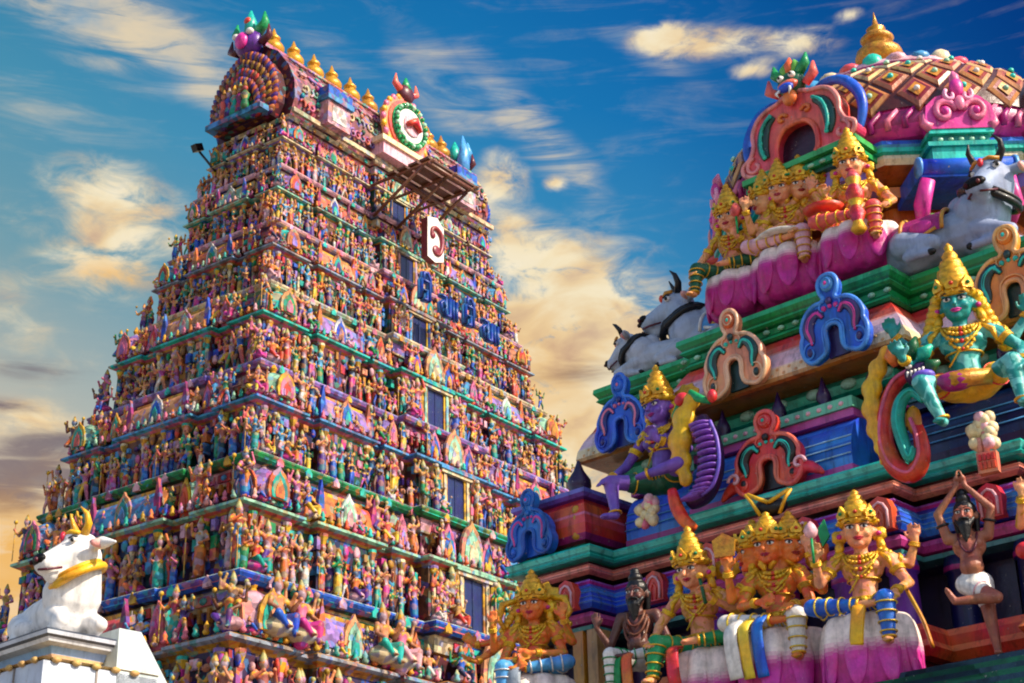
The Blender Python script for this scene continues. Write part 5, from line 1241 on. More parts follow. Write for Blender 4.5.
m.build('lattice_tile', M_PAINT, vim)
m = MB(); rr, zz = domeR(.80)
m.lathe([(rr+.04, zz-.02, c['magenta']), (rr+.09, zz+.02, c['rose']), (rr+.06, zz+.07, c['salmon']), (rr-.06, zz+.10, c['turq']), (rr-.16, zz+.15, c['rose']), (.25, zz+.24, c['mint']), (.12, zz+.26, c['mint'])], 48, c['rose'], M0)
for i in range(26):
    a = 2*PI*i/26; m.ell(((rr+.02)*math.cos(a), YC+(rr+.02)*math.sin(a), zz+.07), (.075, .075, .05+.03*(i % 3 == 0)), [c['salmon'], c['turq'], c['rose'], c['sky'], c['cream']][i % 5], None, 8, 6)
    m.ell(((rr-.16)*math.cos(a), YC+(rr-.16)*math.sin(a), zz+.14), (.06, .06, .04), [c['white'], c['rose'], c['mint']][i % 3], None, 7, 5)
m.build('petal_crown', M_PAINT, vim)
m = MB(); m.lathe([(.12, 8.4), (.12, 8.7)]+[(r_*.88, 8.74+(z_-8.93)*.78) for r_, z_ in [(.14, 8.93), (.20, 8.97), (.10, 9.01), (.17, 9.05), (.215, 9.12), (.20, 9.19), (.11, 9.26), (.08, 9.28), (.13, 9.31), (.15, 9.35), (.10, 9.41), (.06, 9.44), (.085, 9.47), (.03, 9.52), (.012, 9.62), (.004, 9.68)]], 20, c['ochre'], M0); m.build('finial', M_GOLD, vim)
# dormers: four big salmon arches, four small pink ones over the corners
def dormer_big(ang):
    M = T(0, YC, 0)@RZ(ang)@T(0, -1.27, 7.18)@S(.76, .8, .80)@T(0, 0, -7.32)
    b = MB(); 
    b.box(-.42, .42, 0, .9, 7.32, 7.46, c['lilac'], M); b.box(-.50, .50, -.06, .9, 7.461, 7.50, c['dkgreen'], M); b.box(-.53, .53, -.10, .9, 7.501, 7.55, c['green'], M); b.box(-.50, .50, -.07, .9, 7.551, 7.585, H('#0e7a48'), M); b.box(-.55, .55, -.12, .9, 7.586, 7.64, H('#40b060'), M)
    for i in range(9): b.ell((-.44+.11*i, -.105, 7.52), (.035, .02, .018), c['mint'], M, 7, 5)
    base = b.build('dormer', M_PAINT, vim)
    q = MB(); MM = M@T(0, -.02, 7.64)
    out = crom([(.17, 0), (.26, -.0), (.42, .0), (.53, .06), (.54, .14), (.46, .20), (.42, .30), (.42, .42), (.36, .54), (.26, .60), (.16, .62), (.08, .66), (0, .68)], 3)
    inn = crom([(.17, 0), (.195, .05), (.20, .16), (.17, .27), (.10, .345), (0, .365)], 3)
    poly = out+[(-x, z) for x, z in out[::-1][1:]]+[(-x, z) for x, z in inn[1:]]+[(x, z) for x, z in inn[::-1][1:-1]]
    q.plate(poly, -.07, .10, c['salmon'], MM, H('#e03a4c')); q.tube([(x, -.075, z) for x, z in out], .022, H('#f59a90'), 6, MM); q.tube([(-x, -.075, z) for x, z in out], .022, H('#f59a90'), 6, MM)
    for sx in (-1, 1):
        q.tube([(sx*x, -.08, z) for x, z in inn], .026, H('#f0604c'), 6, MM)
        cr_ = crom([(.30, .13), (.325, .22), (.32, .34), (.28, .45), (.20, .52)], 4)
        q.tube([(sx*x, -.075, z) for x, z in cr_], [.03+.032*math.sin(PI*(i+.6)/(len(cr_)+.2)) for i in range(len(cr_))], H('#0b4a44'), 8, MM, flat=.55, up=(0, 1, 0))
        q.tube([(sx*x, -.115, z) for x, z in cr_], .016, c['teal'], 6, MM)
        for p in cr_[::3]: q.ell((sx*p[0], -.11, p[1]), .02, c['turq'], MM, 7, 5)
        q.tube([(sx*p[0], -.08, p[1]) for p in curl(.42, .10, .09, .02, 1.5, -4.2)], .018, H('#f59a90'), 6, MM)
        q.tube([(sx*p[0], -.08, p[1]) for p in curl(.12, .45, .05, .01, 3.0, -2.2)], .018, c['orange'], 6, MM)
        # blue outer crescents behind
        bl = crom([(.50, .10), (.56, .30), (.54, .48), (.42, .66), (.26, .72), (.16, .70)], 4)
        q.tube([(sx*x, .06, z) for x, z in bl], [.02+.03*math.sin(PI*min(1, (i+2)/(len(bl)+2))) for i in range(len(bl))], c['blue'], 8, MM)
    q.box(-.20, .20, .02, .14, .0, .36, H('#3a1030'), MM)
    q.build('dormer_arch', M_PAINT, base)
    # green mask on top
    k = MB(); KM = MM@T(0, -.06, .66)
    k.ell((0, 0, .10), (.13, .10, .13), c['dkgreen'], KM); k.ell((0, -.07, .06), (.10, .06, .05), c['salmon'], KM); k.ell((0, -.11, .02), (.075, .04, .045), c['blue'], KM)
    k.ell((0, -.06, -.06), (.07, .05, .08), c['orange'], KM)
    for sx in (-1, 1):
        k.ell((sx*.055, -.085, .145), .032, c['white'], KM); k.ell((sx*.055, -.112, .145), .014, c['black'], KM, 7, 5)
        k.tube([(sx*.07, 0, .18), (sx*.15, -.01, .26), (sx*.16, 0, .36)], [.05, .045, .01], c['green'], 7, KM); k.tube([(sx*.13, 0, .05), (sx*.22, -.01, .12), (sx*.22, 0, .24)], [.04, .045, .012], c['salmon'], 7, KM)
        k.tube([(sx*.04, 0, .2), (sx*.06, -.01, .28), (sx*.04, 0, .34)], [.045, .04, .012], c['lime'], 7, KM)
        k.tube([(sx*.05, -.13, .0), (sx*.07, -.16, -.04), (sx*.05, -.15, -.08)], [.014, .012, .004], c['white'], 6, KM)
    k.tube([(0, 0, .2), (0, -.02, .30), (0, 0, .38)], [.05, .045, .01], c['orange'], 7, KM)
    k.build('monster_mask', M_PAINT, base)
def dormer_small(ang):
    M = T(0, YC, 0)@RZ(ang)@T(0, -1.24, 7.08)@S(.66, .7, .82)@T(0, 0, -7.1); b = MB()
    b.tube([(-.46, -.02, 7.19), (.46, -.02, 7.19)], .075, c['blue'], 12, M); b.tube([(-.47, -.02, 7.19), (-.44, -.02, 7.19)], .09, c['sky'], 12, M); b.tube([(.44, -.02, 7.19), (.47, -.02, 7.19)], .09, c['sky'], 12, M)
    b.box(-.46, .46, -.03, .6, 7.10, 7.26, c['blue'], M); b.box(-.30, .30, -.02, .6, 7.27, 7.38, c['turq'], M)
    b.box(-.34, .34, -.05, .6, 7.381, 7.42, c['teal'], M); b.box(-.27, .27, -.0, .6, 7.421, 7.50, H('#128a80'), M); b.box(-.31, .31, -.04, .6, 7.501, 7.54, c['turq'], M)
    for i in range(5): b.ell((-.2+.1*i, -.005, 7.46), (.03, .015, .02), c['mint'], M, 7, 5)
    base = b.build('dormer', M_PAINT, vim)
    q = MB(); MM = M@T(0, 0, 7.54)
    q.plate([(x*1.25*.48, z*.36) for x, z in [(.5, 0), (.56, .3), (.52, .62), (.36, .84), (.16, .93), (0, 1), (-.16, .93), (-.36, .84), (-.52, .62), (-.56, .3), (-.5, 0)]], -.05, .12, c['hot'], MM, c['magenta'])
    for sx in (-1, 1):
        q.tube([(sx*p[0], -.065, p[1]) for p in curl(.15, .15, .115, .02, 3.0, -4.5, 20)], .030, c['pink'], 7, MM)
        q.tube([(sx*p[0], -.08, p[1]) for p in curl(.08, .30, .06, .015, 1.0, -4.0)], .022, H('#f7a6c8'), 6, MM)
        q.ell((sx*.15, -.08, .15), .04, c['hot'], MM, 8, 6)
        q.tube([(sx*.28, -.02, .02), (sx*.34, -.02, .06), (sx*.33, -.02, .16)], [.05, .04, .015], c['pink'], 7, MM)
    q.ell((0, -.06, .38), (.07, .05, .09), c['hot'], MM); q.tube([(0, -.03, .40), (0, -.04, .50), (0, -.02, .56)], [.06, .045, .012], c['pink'], 8, MM); q.ell((0, -.09, .22), (.05, .03, .07), c['pink'], MM)
    q.build('dormer_arch', M_PAINT, base)
    q = MB()    # curved bracket below, pink and green
    for sx in (-1, 1): q.tube([(sx*.40, .2, 6.7), (sx*.44, .05, 6.88), (sx*.38, -.02, 7.08)], [.05, .08, .07], c['hot'], 8, M)
    q.box(-.34, .34, .12, .5, 6.72, 6.84, c['lime'], M); q.box(-.30, .30, .16, .5, 6.3, 6.72, H('#2a8a30'), M)
    q.build('bracket', M_PAINT, base)
for i in range(4): dormer_big(i*PI/2); dormer_small(PI/4+i*PI/2)
# body of the shrine down to the ground (below the picture)
b = MB(); b.sweep(pA, [(.4, 0, c['stone']), (.4, .6, c['stone']), (-.1, .65, c['stone']), (-.1, 2.9, c['maroon']), (.3, 3.0, c['blue']), (.3, 3.12, c['blue'])]); b.build('shrine_body', M_PAINT, vim)

for o in list(vim.children):      # the dome is a little broader across than deep
    if o.name.split('.')[0] in ('neck', 'dome_eave', 'scroll_band', 'dome', 'lattice_tile', 'petal_crown', 'dormer'): o.scale = (1.12, 1, 1)

for x in (-.62, -.18, .16, .52, 1.02, 1.30):      # dark pointed finials along the barrel roofs
    d = -.24 if x < .6 else -.44
    b = MB(); b.lathe([(.045, 5.452), (.05, 5.47), (.03, 5.49), (.05, 5.52), (.045, 5.56), (.02, 5.61), (.004, 5.67)], 10, c['dkpurple'], T(x, -d, 0)); b.build('roof_finial', M_PAINT, vim)
# ------------------------------------------------------------------ statues on the shrine tower
def fp(x, y, d):     # where the sight line through a spot of the photograph meets the plane d in front of the shrine face -> local (x, z)
    r = Fv+Rv*((x-512)/1647.6)+Uv*((341.5-y)/1647.6); nrm = Vector((-0.67834463, -0.73474388, 0)); P = VO+nrm*d
    t = ((P-Vector((0, 0, 1.7))).dot(nrm))/r.dot(nrm); p = VM.inverted()@(Vector((0, 0, 1.7))+r*t)
    return p.x, p.z
NX, NY, NZ = (1, 0, 0), (0, -1, 0), (0, 0, 1)
YW = .36
SIT = ((1, (.13, -.24, .0), (.13, -.25, -.235), (.13, -.34, -.25)), (-1, (-.24, -.13, .02), (.02, -.22, -.015), (.10, -.25, -.02)))
SITM = tuple((-s, (-k[0], k[1], k[2]), (-a[0], a[1], a[2]), (-t[0], t[1], t[2])) for s, k, a, t in SIT)
def flower(root, p, col='hot', k=1.0, stem=.16):
    b = MB(); x, y, z = p
    b.tube([(x, y, z-stem*.5), (x, y-.005, z+stem*.4)], .007*k, c['green'], 6)
    b.lathe([(.008, 0), (.028, .02), (.034, .05), (.022, .08), (.004, .10)], 10, c[col], T(x, y, z+stem*.4)@S(k, k, k), lob=5, la=.3); b.build('flower', M_FIG, root)
# D: right-hand seated god
r, P = deity('deity_statue', 'seated golden-crowned god in blue leggings on the rightmost pink lotus, one foot hanging down', 'statue', vloc(.66, .50, 3.92), VR+YW, .97, hk=1.40, skin='peach', body_mat=M_ORN,
    arms=[(-1, (-.21, -.07, .17), (-.20, -.18, .28), (.05, -.2, 1), NY, .5), (1, (.22, -.02, .13), (.17, -.19, .045), (.0, -.8, -.5), (0, 0, -1), .3), (-1, (-.22, .05, .27), (-.27, .02, .40), NZ, NY, .3), (1, (.22, .06, .26), (.27, .03, .38), NZ, NY, .3)],
    legs=SIT, heads=[(0, 0, 0, .10, .06)], cloth='blue', trim='yellow', crownh=.80, halo=None, group='seated gods on pink lotuses along the bottom ledge', sash=[([(-.02, -.10, .0), (.0, -.24, -.03), (-.02, -.25, -.16), (-.03, -.24, -.24)], .035, 'gold'), ([(.2, .02, .1), (.27, -.04, -.1), (.30, -.06, -.25)], .03, 'ochre')])
flower(r, (-.20, -.22, .33), 'rose'); lotus(r, .265, .46, (0, -.02, -.04), cut=.55)
# C: three-headed god
r, P = deity('deity_statue', 'three-headed seated god with four arms, second from the right on the bottom ledge', 'statue', vloc(.10, .50, 3.94), VR+YW, 1.0, skin='orange', body_mat=M_ORN,
    arms=[(-1, (-.23, -.03, .18), (-.22, -.13, .33), NZ, NY, .15), (1, (.23, -.02, .18), (.27, -.12, .32), NZ, NY, .4), (-1, (-.17, -.08, .12), (-.06, -.20, .10), (1, -.2, .1), NY, .4), (1, (.18, -.07, .10), (.11, -.22, .06), (-.2, -.8, -.3), (0, 0, -1), .3)],
    legs=SIT, heads=[(-.02, -.015, 0, -.1, .05), (-.105, .045, -.012, -1.1, .03), (.085, .012, -.004, .55, .03)], hk=1.34, cloth='white', trim='yellow', crownh=.72, group='seated gods on pink lotuses along the bottom ledge', halo=None,
    sash=[([(-.15, -.17, .02), (-.2, -.24, -.05), (-.20, -.24, -.2), (-.19, -.22, -.32)], .05, 'white'), ([(-.10, -.20, .01), (-.13, -.27, -.06), (-.13, -.26, -.2), (-.12, -.24, -.33)], .034, 'yellow'), ([(-.04, -.22, .01), (-.06, -.28, -.06), (-.06, -.27, -.2), (-.05, -.25, -.33)], .034, 'blue')])
lotus(r, .265, .44, (.02, -.02, -.04), cut=.55); b = MB(); b.plate([(-.05, 0), (.05, 0), (.06, .10), (0, .14), (-.06, .10)], -.01, .01, c['ochre'], T(-.22, -.16, .40)); b.build('fan', M_GOLD, r)
b = MB(); b.plate([(0, 0), (.04, .06), (.02, .16), (-.02, .10)], -.012, .008, c['green'], T(.28, -.16, .38)); b.build('leaf', M_FIG, r)
b = MB(); M = T(0, .02, .70)
for sx in (-1, 1): b.tube([(sx*.05, -.04, -.04), (sx*.09, -.05, .05), (sx*.12, -.04, .10)], .010, c['gold'], 6, M); b.tube([(0, -.06, .03), (sx*.05, -.05, .06), (sx*.11, -.04, .10)], .012, c['gold'], 6, M)
b.ell((0, 0, .02), (.09, .05, .06), c['black'], M); b.build('hair_knot', M_FIG, r)
# B: seated god in green
r, P = deity('deity_statue', 'seated god in green leggings with tall pointed gold crown, leaning one arm on his knee', 'statue', vloc(-.43, .50, 3.92), VR+.30, .98, hk=1.40, skin='peach', body_mat=M_ORN, lean=(-.015, -.01),
    arms=[(-1, (-.24, -.02, .16), (-.22, -.18, .03), (-.1, -.8, -.4), (0, 0, -1), .3), (1, (.22, -.07, .17), (.10, -.19, .24), (-.3, -.2, 1), NY, .9), (1, (.23, .06, .25), (.28, .03, .38), NZ, NY, .4)],
    legs=[(-1, (-.20, -.20, .01), (-.22, -.24, -.22), (-.24, -.33, -.24)), (1, (.24, -.14, .02), (.02, -.23, -.01), (-.05, -.25, -.02))], heads=[(-.01, 0, 0, -.22, .12)], cloth='green', trim='gold', crownh=.95, group='seated gods on pink lotuses along the bottom ledge',
    sash=[([(-.10, -.15, -.02), (-.10, -.25, -.06), (-.10, -.25, -.2), (-.09, -.23, -.3)], .035, 'red')])
b = MB(); b.tube([(.09, -.22, .20), (.07, -.23, .36)], .010, c['dkgreen'], 6); b.ell((.07, -.23, .37), .02, c['gold']); b.build('sceptre', M_FIG, r); lotus(r, .25, .42, (.05, -.02, -.04), cut=.6)
b = MB(); b.lathe([(.07, -.008), (.075, 0), (.07, .008)], 18, c['gold'], T(.14, .04, .47)@RX(PI/2), lob=9, la=.15); b.lathe([(.035, -.014), (.04, 0), (.035, .01)], 14, c['rose'], T(.14, .035, .47)@RX(PI/2)); b.build('side_disc', M_GOLD, r)
# A: many-armed god at the far left
r, P = deity('deity_statue', 'broad orange many-armed god with ornate gold crown at the left end of the shrine', 'statue', vloc(-1.83, .42, 4.02), VR+.42, .94, skin='orange', body_mat=M_ORN,
    arms=[(-1, (-.25, -.03, .18), (-.22, -.16, .31), NZ, NY, .1), (1, (.25, -.03, .18), (.23, -.16, .32), NZ, NY, .1), (-1, (-.28, .02, .18), (-.36, -.06, .10), (-.7, -.4, .3), NZ, .3), (-1, (-.26, .05, .26), (-.40, .03, .24), (-.6, -.2, .8), NY, .3), (1, (.20, -.06, .10), (.05, -.19, .09), (-.9, -.2, .0), NY, .4), (-1, (-.18, -.08, .08), (-.03, -.21, .04), (.4, -.5, -.7), NY, .3)],
    legs=SITM, heads=[(0, 0, 0, -.05, .08)], hk=1.4, cloth='sky', trim='white', crownh=.85, group=None, halo='gold', sash=[([(-.04, -.16, .0), (-.06, -.26, -.05), (-.05, -.26, -.25)], .05, 'grey')])
lotus(r, .28, .40, (0, 0, -.04), low=H('#c8b0c0'))
b = MB()
for sx in (-1, 1):
    for j in range(7): b.ell((sx*(.10+.018*j), .02, .50-.03*j), (.032, .022, .030), c['gold'], None, 7, 5)
    b.tube([(sx*.11, .0, .52), (sx*.20, -.0, .50), (sx*.23, 0, .40), (sx*.19, -.01, .32)], [.02, .028, .022, .01], c['gold'], 7)
    b.build('crown_side_wing', M_GOLD, r); b = MB()
# dark sage between A and B
r, P = deity('sage_statue', 'dark-skinned bearded sage with black turban seated between the two left gods, palm raised', 'statue', vloc(-1.02, .36, 3.97), VR+.35, .90, skin=H('#6a4038'),
    arms=[(-1, (-.20, -.04, .10), (-.26, -.13, .22), NZ, NY, .1), (1, (.21, -.03, .12), (.16, -.17, .04), (0, -.9, -.2), (0, 0, -1), .3)], legs=SITM, heads=[(0, 0, 0, -.1, .08)], hk=1.25, cloth='white', trim='green', crowned=False, beard='black', hair='black', ornaments=False, belt=False, belly=1.25, lips='maroon',
    sash=[([(-.06, -.16, .0), (-.08, -.26, -.05), (-.08, -.26, -.3)], .03, 'green'), ([(.0, -.18, .0), (-.01, -.27, -.05), (0, -.27, -.3)], .04, 'orange')])
b = MB()
for dz, rr in ((.0, .062), (-.03, .075), (-.06, .088)): b.tube([(rr*math.cos(PI*i/12), -.05-.05*math.sin(PI*i/12), .32+dz-(.11+abs(dz))*math.sin(PI*i/12)) for i in range(13)], .009, c['brown'], 6)
b.build('bead_necklace', M_FIG, r)
# E: sage standing on one leg
r, P = deity('sage_statue', 'bearded bare-chested sage in white loincloth standing on one leg with arms joined overhead', 'statue', vloc(1.31, .52, 3.56+.475*.80), VR+.40, .80, skin=H('#a8644c'), shoulders=False,
    arms=[(-1, (-.17, -.03, .47), (-.025, -.05, .64), (.1, 0, 1), (1, 0, 0), .15), (1, (.17, -.03, .47), (.025, -.05, .64), (-.1, 0, 1), (-1, 0, 0), .15)],
    legs=[(1, (.07, -.02, -.24), (.09, .0, -.47), (.09, -.10, -.475)), (-1, (.13, -.14, -.14), (-.12, -.17, -.15), (-.17, -.18, -.06))], heads=[(0, 0, 0, -.12, .05)], hk=1.22, cloth='white', trim='rose', crowned=False, beard='black', hair='black', ornaments=False, belt=False, shorts=True, lips='maroon', belly=1.15)
b = MB()
for sx in (-1, 1): b = MB(); ring_on(b, (.125*sx, 0, .302), (.17*sx, -.03, .47), .55, .037, .009, c['black']); b.build('armband', M_FIG, r)
b = MB()
b.tube([(.06*math.cos(PI*i/12), -.045-.045*math.sin(PI*i/12), .32-.14*math.sin(PI*i/12)) for i in range(13)], .008, c['maroon'], 6)
b.build('bead_necklace', M_FIG, r)
# offerings on the ledge above the sage
x, z = fp(957, 445, .46); o = empty('painted_emblem', VM@Vector((x, -.12, z-.06)), VR+.2); tag(o, 'small red and peach hand-shaped emblem just above the standing sage\'s joined hands', 'ornament')
b = MB(); b.box(-.055, .055, -.03, .03, -.02, .10, H('#e88868')); b.build('base', M_FIG, o); b = MB()
for i in range(4): b.box(-.042+.024*i, -.026+.024*i, -.042, -.025, .0, .04, c['red']); b.box(-.042+.024*i, -.026+.024*i, -.042, -.025, .05, .085, c['red'])
b.tube([(-.035, 0, .10), (-.03, -.01, .19)], .018, H('#f0a088'), 7); b.tube([(0, 0, .10), (.005, -.01, .22)], .018, H('#f0a088'), 7); b.build('finger', M_FIG, o)
def cluster(x, z, y, lab, n, k, cols):
    b = MB(); rr_ = random.Random(n)
    for i in range(n): b.ell((rr_.uniform(-.06, .06)*k, rr_.uniform(-.03, .02), rr_.uniform(-.08, .08)*k), (.035*k,)*3, c[rr_.choice(cols)], None, 8, 6)
    o = b.build('flower_bunch', M_FIG); o.location = VM@Vector((x, y, z)); o.rotation_euler = (0, 0, VR); tag(o, lab, 'flowers')
x, z = fp(983, 432, .1); cluster(x, z, -.1, 'cream bunch of round blossoms below the green god\'s knees', 26, 1.05, ['cream', 'rose', 'cream'])
x, z = fp(648, 512, .1); cluster(x, z, -.1, 'pink and cream blossom bunch at the purple goddess\'s feet', 26, 1.0, ['cream', 'rose', 'pink', 'rose'])
# T: green god upper right; V: violet goddess upper left
r, P = deity('deity_statue', 'turquoise-skinned god with tall gold crown and golden shorts seated at the upper right corner', 'statue', vloc(1.19, .02, 5.20), VR+.42, 1.14, skin=H('#1f8f8c'), body_mat=M_TEALORN,
    arms=[(1, (.25, -.02, .17), (.24, -.16, .03), (0, -.8, -.4), (0, 0, -1), .3), (-1, (-.22, -.05, .12), (-.26, -.18, .13), (-.3, -.3, .8), NY, .4), (-1, (-.22, .06, .26), (-.30, .02, .35), (-.2, 0, 1), NY, .4), (1, (.22, .07, .27), (.3, .04, .38), NZ, NY, .4)],
    legs=[(1, (.20, -.20, .03), (.22, -.23, -.21), (.22, -.32, -.23)), (-1, (-.19, -.22, -.03), (-.12, -.22, -.25), (-.14, -.31, -.27))], heads=[(0, 0, 0, -.10, .10)], hk=1.32, cloth='gold', trim='red', crownh=1.25, shorts=True, lips='hot', halo=None)
b = MB()
for sx in (-1, 1):
    for j in range(9): b.ell((sx*(.085+.012*j), .0+.006*j, .50-.035*j), (.036, .028, .034), c['gold'], None, 8, 5)
    b.build('hair_tassel', M_GOLD, r); b = MB()
b.tube([(-.2, -.12, -.02), (-.05, -.2, -.03), (.1, -.16, -.02)], .045, c['ochre'], 8); b.build('waist_sash', M_GOLD, r)
b = MB(); b.ell((-.05, -.18, -.03), (.09, .06, .05), c['magenta']); b.build('cushion', M_FIG, r)
r, P = deity('deity_statue', 'violet-skinned goddess with gold crown leaning on her knee at the upper left of the shrine', 'statue', vloc(-1.02, .0, 5.20), VR-.05, 1.12, skin=H('#7a52b8'), female=True,
    arms=[(-1, (-.22, -.06, .14), (-.22, -.20, .03), (-.1, -.8, -.4), (0, 0, -1), .3), (1, (.2, -.05, .13), (.12, -.2, .17), (-.3, -.3, .9), NY, .6)],
    legs=[(-1, (-.20, -.22, .0), (-.16, -.24, -.22), (-.19, -.33, -.24)), (1, (.22, -.17, .0), (.05, -.23, -.03), (0, -.25, -.04))], heads=[(0, 0, 0, -.12, .06)], hk=1.32, cloth='dkgreen', trim='gold', crownh=1.0, shorts=True, lips='magenta')
b = MB(); b.lathe([(.085, -.01), (.09, 0), (.085, .01)], 18, c['gold'], T(.13, .06, .50)@RX(PI/2), lob=9, la=.15)
for j in range(7): b.ell((.13+.006*j, .03, .44-.035*j), (.034, .026, .032), c['ochre'] if j % 2 else c['pink'], None, 8, 5)
b.build('side_disc', M_GOLD, r)
b = MB(); b.plate([(0, 0), (.05, .08), (.03, .22), (-.03, .12)], -.015, .01, c['green'], T(.20, -.12, .20)); b.ell((.24, -.12, .40), .045, c['red']); b.tube([(.2, -.12, .15), (.24, -.12, .38)], .012, c['green'], 6); b.build('flower', M_FIG, r)
# upper group on the green cornice
GA = 'three gods seated on lotuses above the green cornice'
r, P = deity('deity_statue', 'left god of the upper trio, green cloth over his dangling leg', 'statue', vloc(-.68, -.50, 6.76), VR+.25, .92, hk=1.45, skin='peach', body_mat=M_ORN,
    arms=[(-1, (-.23, -.03, .15), (-.21, -.18, .0), (-.1, -.8, -.4), (0, 0, -1), .3), (1, (.2, -.06, .12), (.10, -.2, .2), (-.3, -.2, 1), NY, .6), (1, (.22, .05, .26), (.27, .02, .38), NZ, NY, .3)],
    legs=[(-1, (-.20, -.20, .01), (-.22, -.24, -.22), (-.24, -.33, -.24)), (1, (.24, -.14, .02), (.02, -.23, -.01), (-.05, -.25, -.02))], heads=[(0, 0, 0, -.15, .1)], cloth='dkgreen', trim='gold', group=GA)
lotus(r, .28, .36, (.04, 0, -.04), cut=.42, low=H('#c81e88')); flower(r, (.12, -.24, .28), 'salmon', 1.2)
r, P = deity('deity_statue', 'middle god of the upper trio, several crowned heads side by side', 'statue', vloc(-.22, -.52, 6.79), VR+.32, .98, skin='peach', body_mat=M_ORN,
    arms=[(-1, (-.23, -.03, .18), (-.24, -.13, .32), NZ, NY, .15), (1, (.22, -.04, .12), (.26, -.20, .10), (.4, -.6, .2), NZ, .3), (-1, (-.17, -.08, .12), (-.06, -.20, .08), (1, -.2, -.1), NY, .4), (1, (.18, -.07, .10), (.10, -.22, .02), (-.2, -.8, -.3), (0, 0, -1), .3)],
    legs=SIT, heads=[(-.03, -.015, 0, -.05, .05), (-.14, .03, -.03, -.95, .03), (.10, .0, .0, .25, .03), (.19, .04, -.04, .8, .03)], hk=1.3, cloth='rose', trim='gold', group=GA,
    sash=[([(-.2, -.1, .02), (-.05, -.25, .03), (.15, -.2, .02)], .05, 'white')])
lotus(r, .31, .40, (.02, 0, -.04), n=10, cut=.42, low=H('#c81e88'))
b = MB(); b.lathe([(.10, 0), (.13, .03), (.06, .035)], 14, c['red'], T(.28, -.26, .08)); b.build('dish', M_FIG, r)
r, P = deity('deity_statue', 'right god of the upper trio, sunlit, holding a red banded staff', 'statue', vloc(.32, -.50, 6.76), VR+.38, .95, hk=1.45, skin='peach', body_mat=M_ORN,
    arms=[(-1, (-.21, -.06, .13), (-.16, -.18, .18), (-.2, -.3, 1), NY, .9), (1, (.23, -.02, .14), (.20, -.18, .03), (0, -.8, -.4), (0, 0, -1), .3), (-1, (-.22, .05, .26), (-.27, .03, .38), NZ, NY, .3)],
    legs=SIT, heads=[(0, 0, 0, -.05, .06)], cloth='salmon', trim='gold', crownh=1.05, group=GA)
lotus(r, .29, .36, (0, 0, -.04), cut=.42, low=H('#c81e88')); b = MB()
b.lathe([(.03, -.25, c['gold']), (.05, -.22, c['gold']), (.03, -.16, c['red']), (.055, -.10, c['red']), (.03, -.04, c['gold']), (.05, 0, c['red']), (.06, .06, c['red']), (.035, .12, c['gold']), (.05, .17, c['salmon']), (.02, .24, c['gold'])], 14, c['red'], T(.04, -.32, .02)); b.build('staff', M_GOLD, r)
# partly visible god at the right edge
r, P = deity('deity_statue', 'golden seated god cut off by the right edge beside the standing sage', 'statue', vloc(1.80, .34, 4.02), VR+.40, .90, skin='peach', body_mat=M_ORN,
    arms=[(-1, (-.25, -.03, .20), (-.22, -.14, .34), NZ, NY, .15), (1, (.22, -.02, .13), (.17, -.19, .045), (.0, -.8, -.5), (0, 0, -1), .3)], legs=SIT, heads=[(0, 0, 0, .1, .06)], cloth='red', trim='yellow')
lotus(r, .29, .42, (0, -.02, -.04))

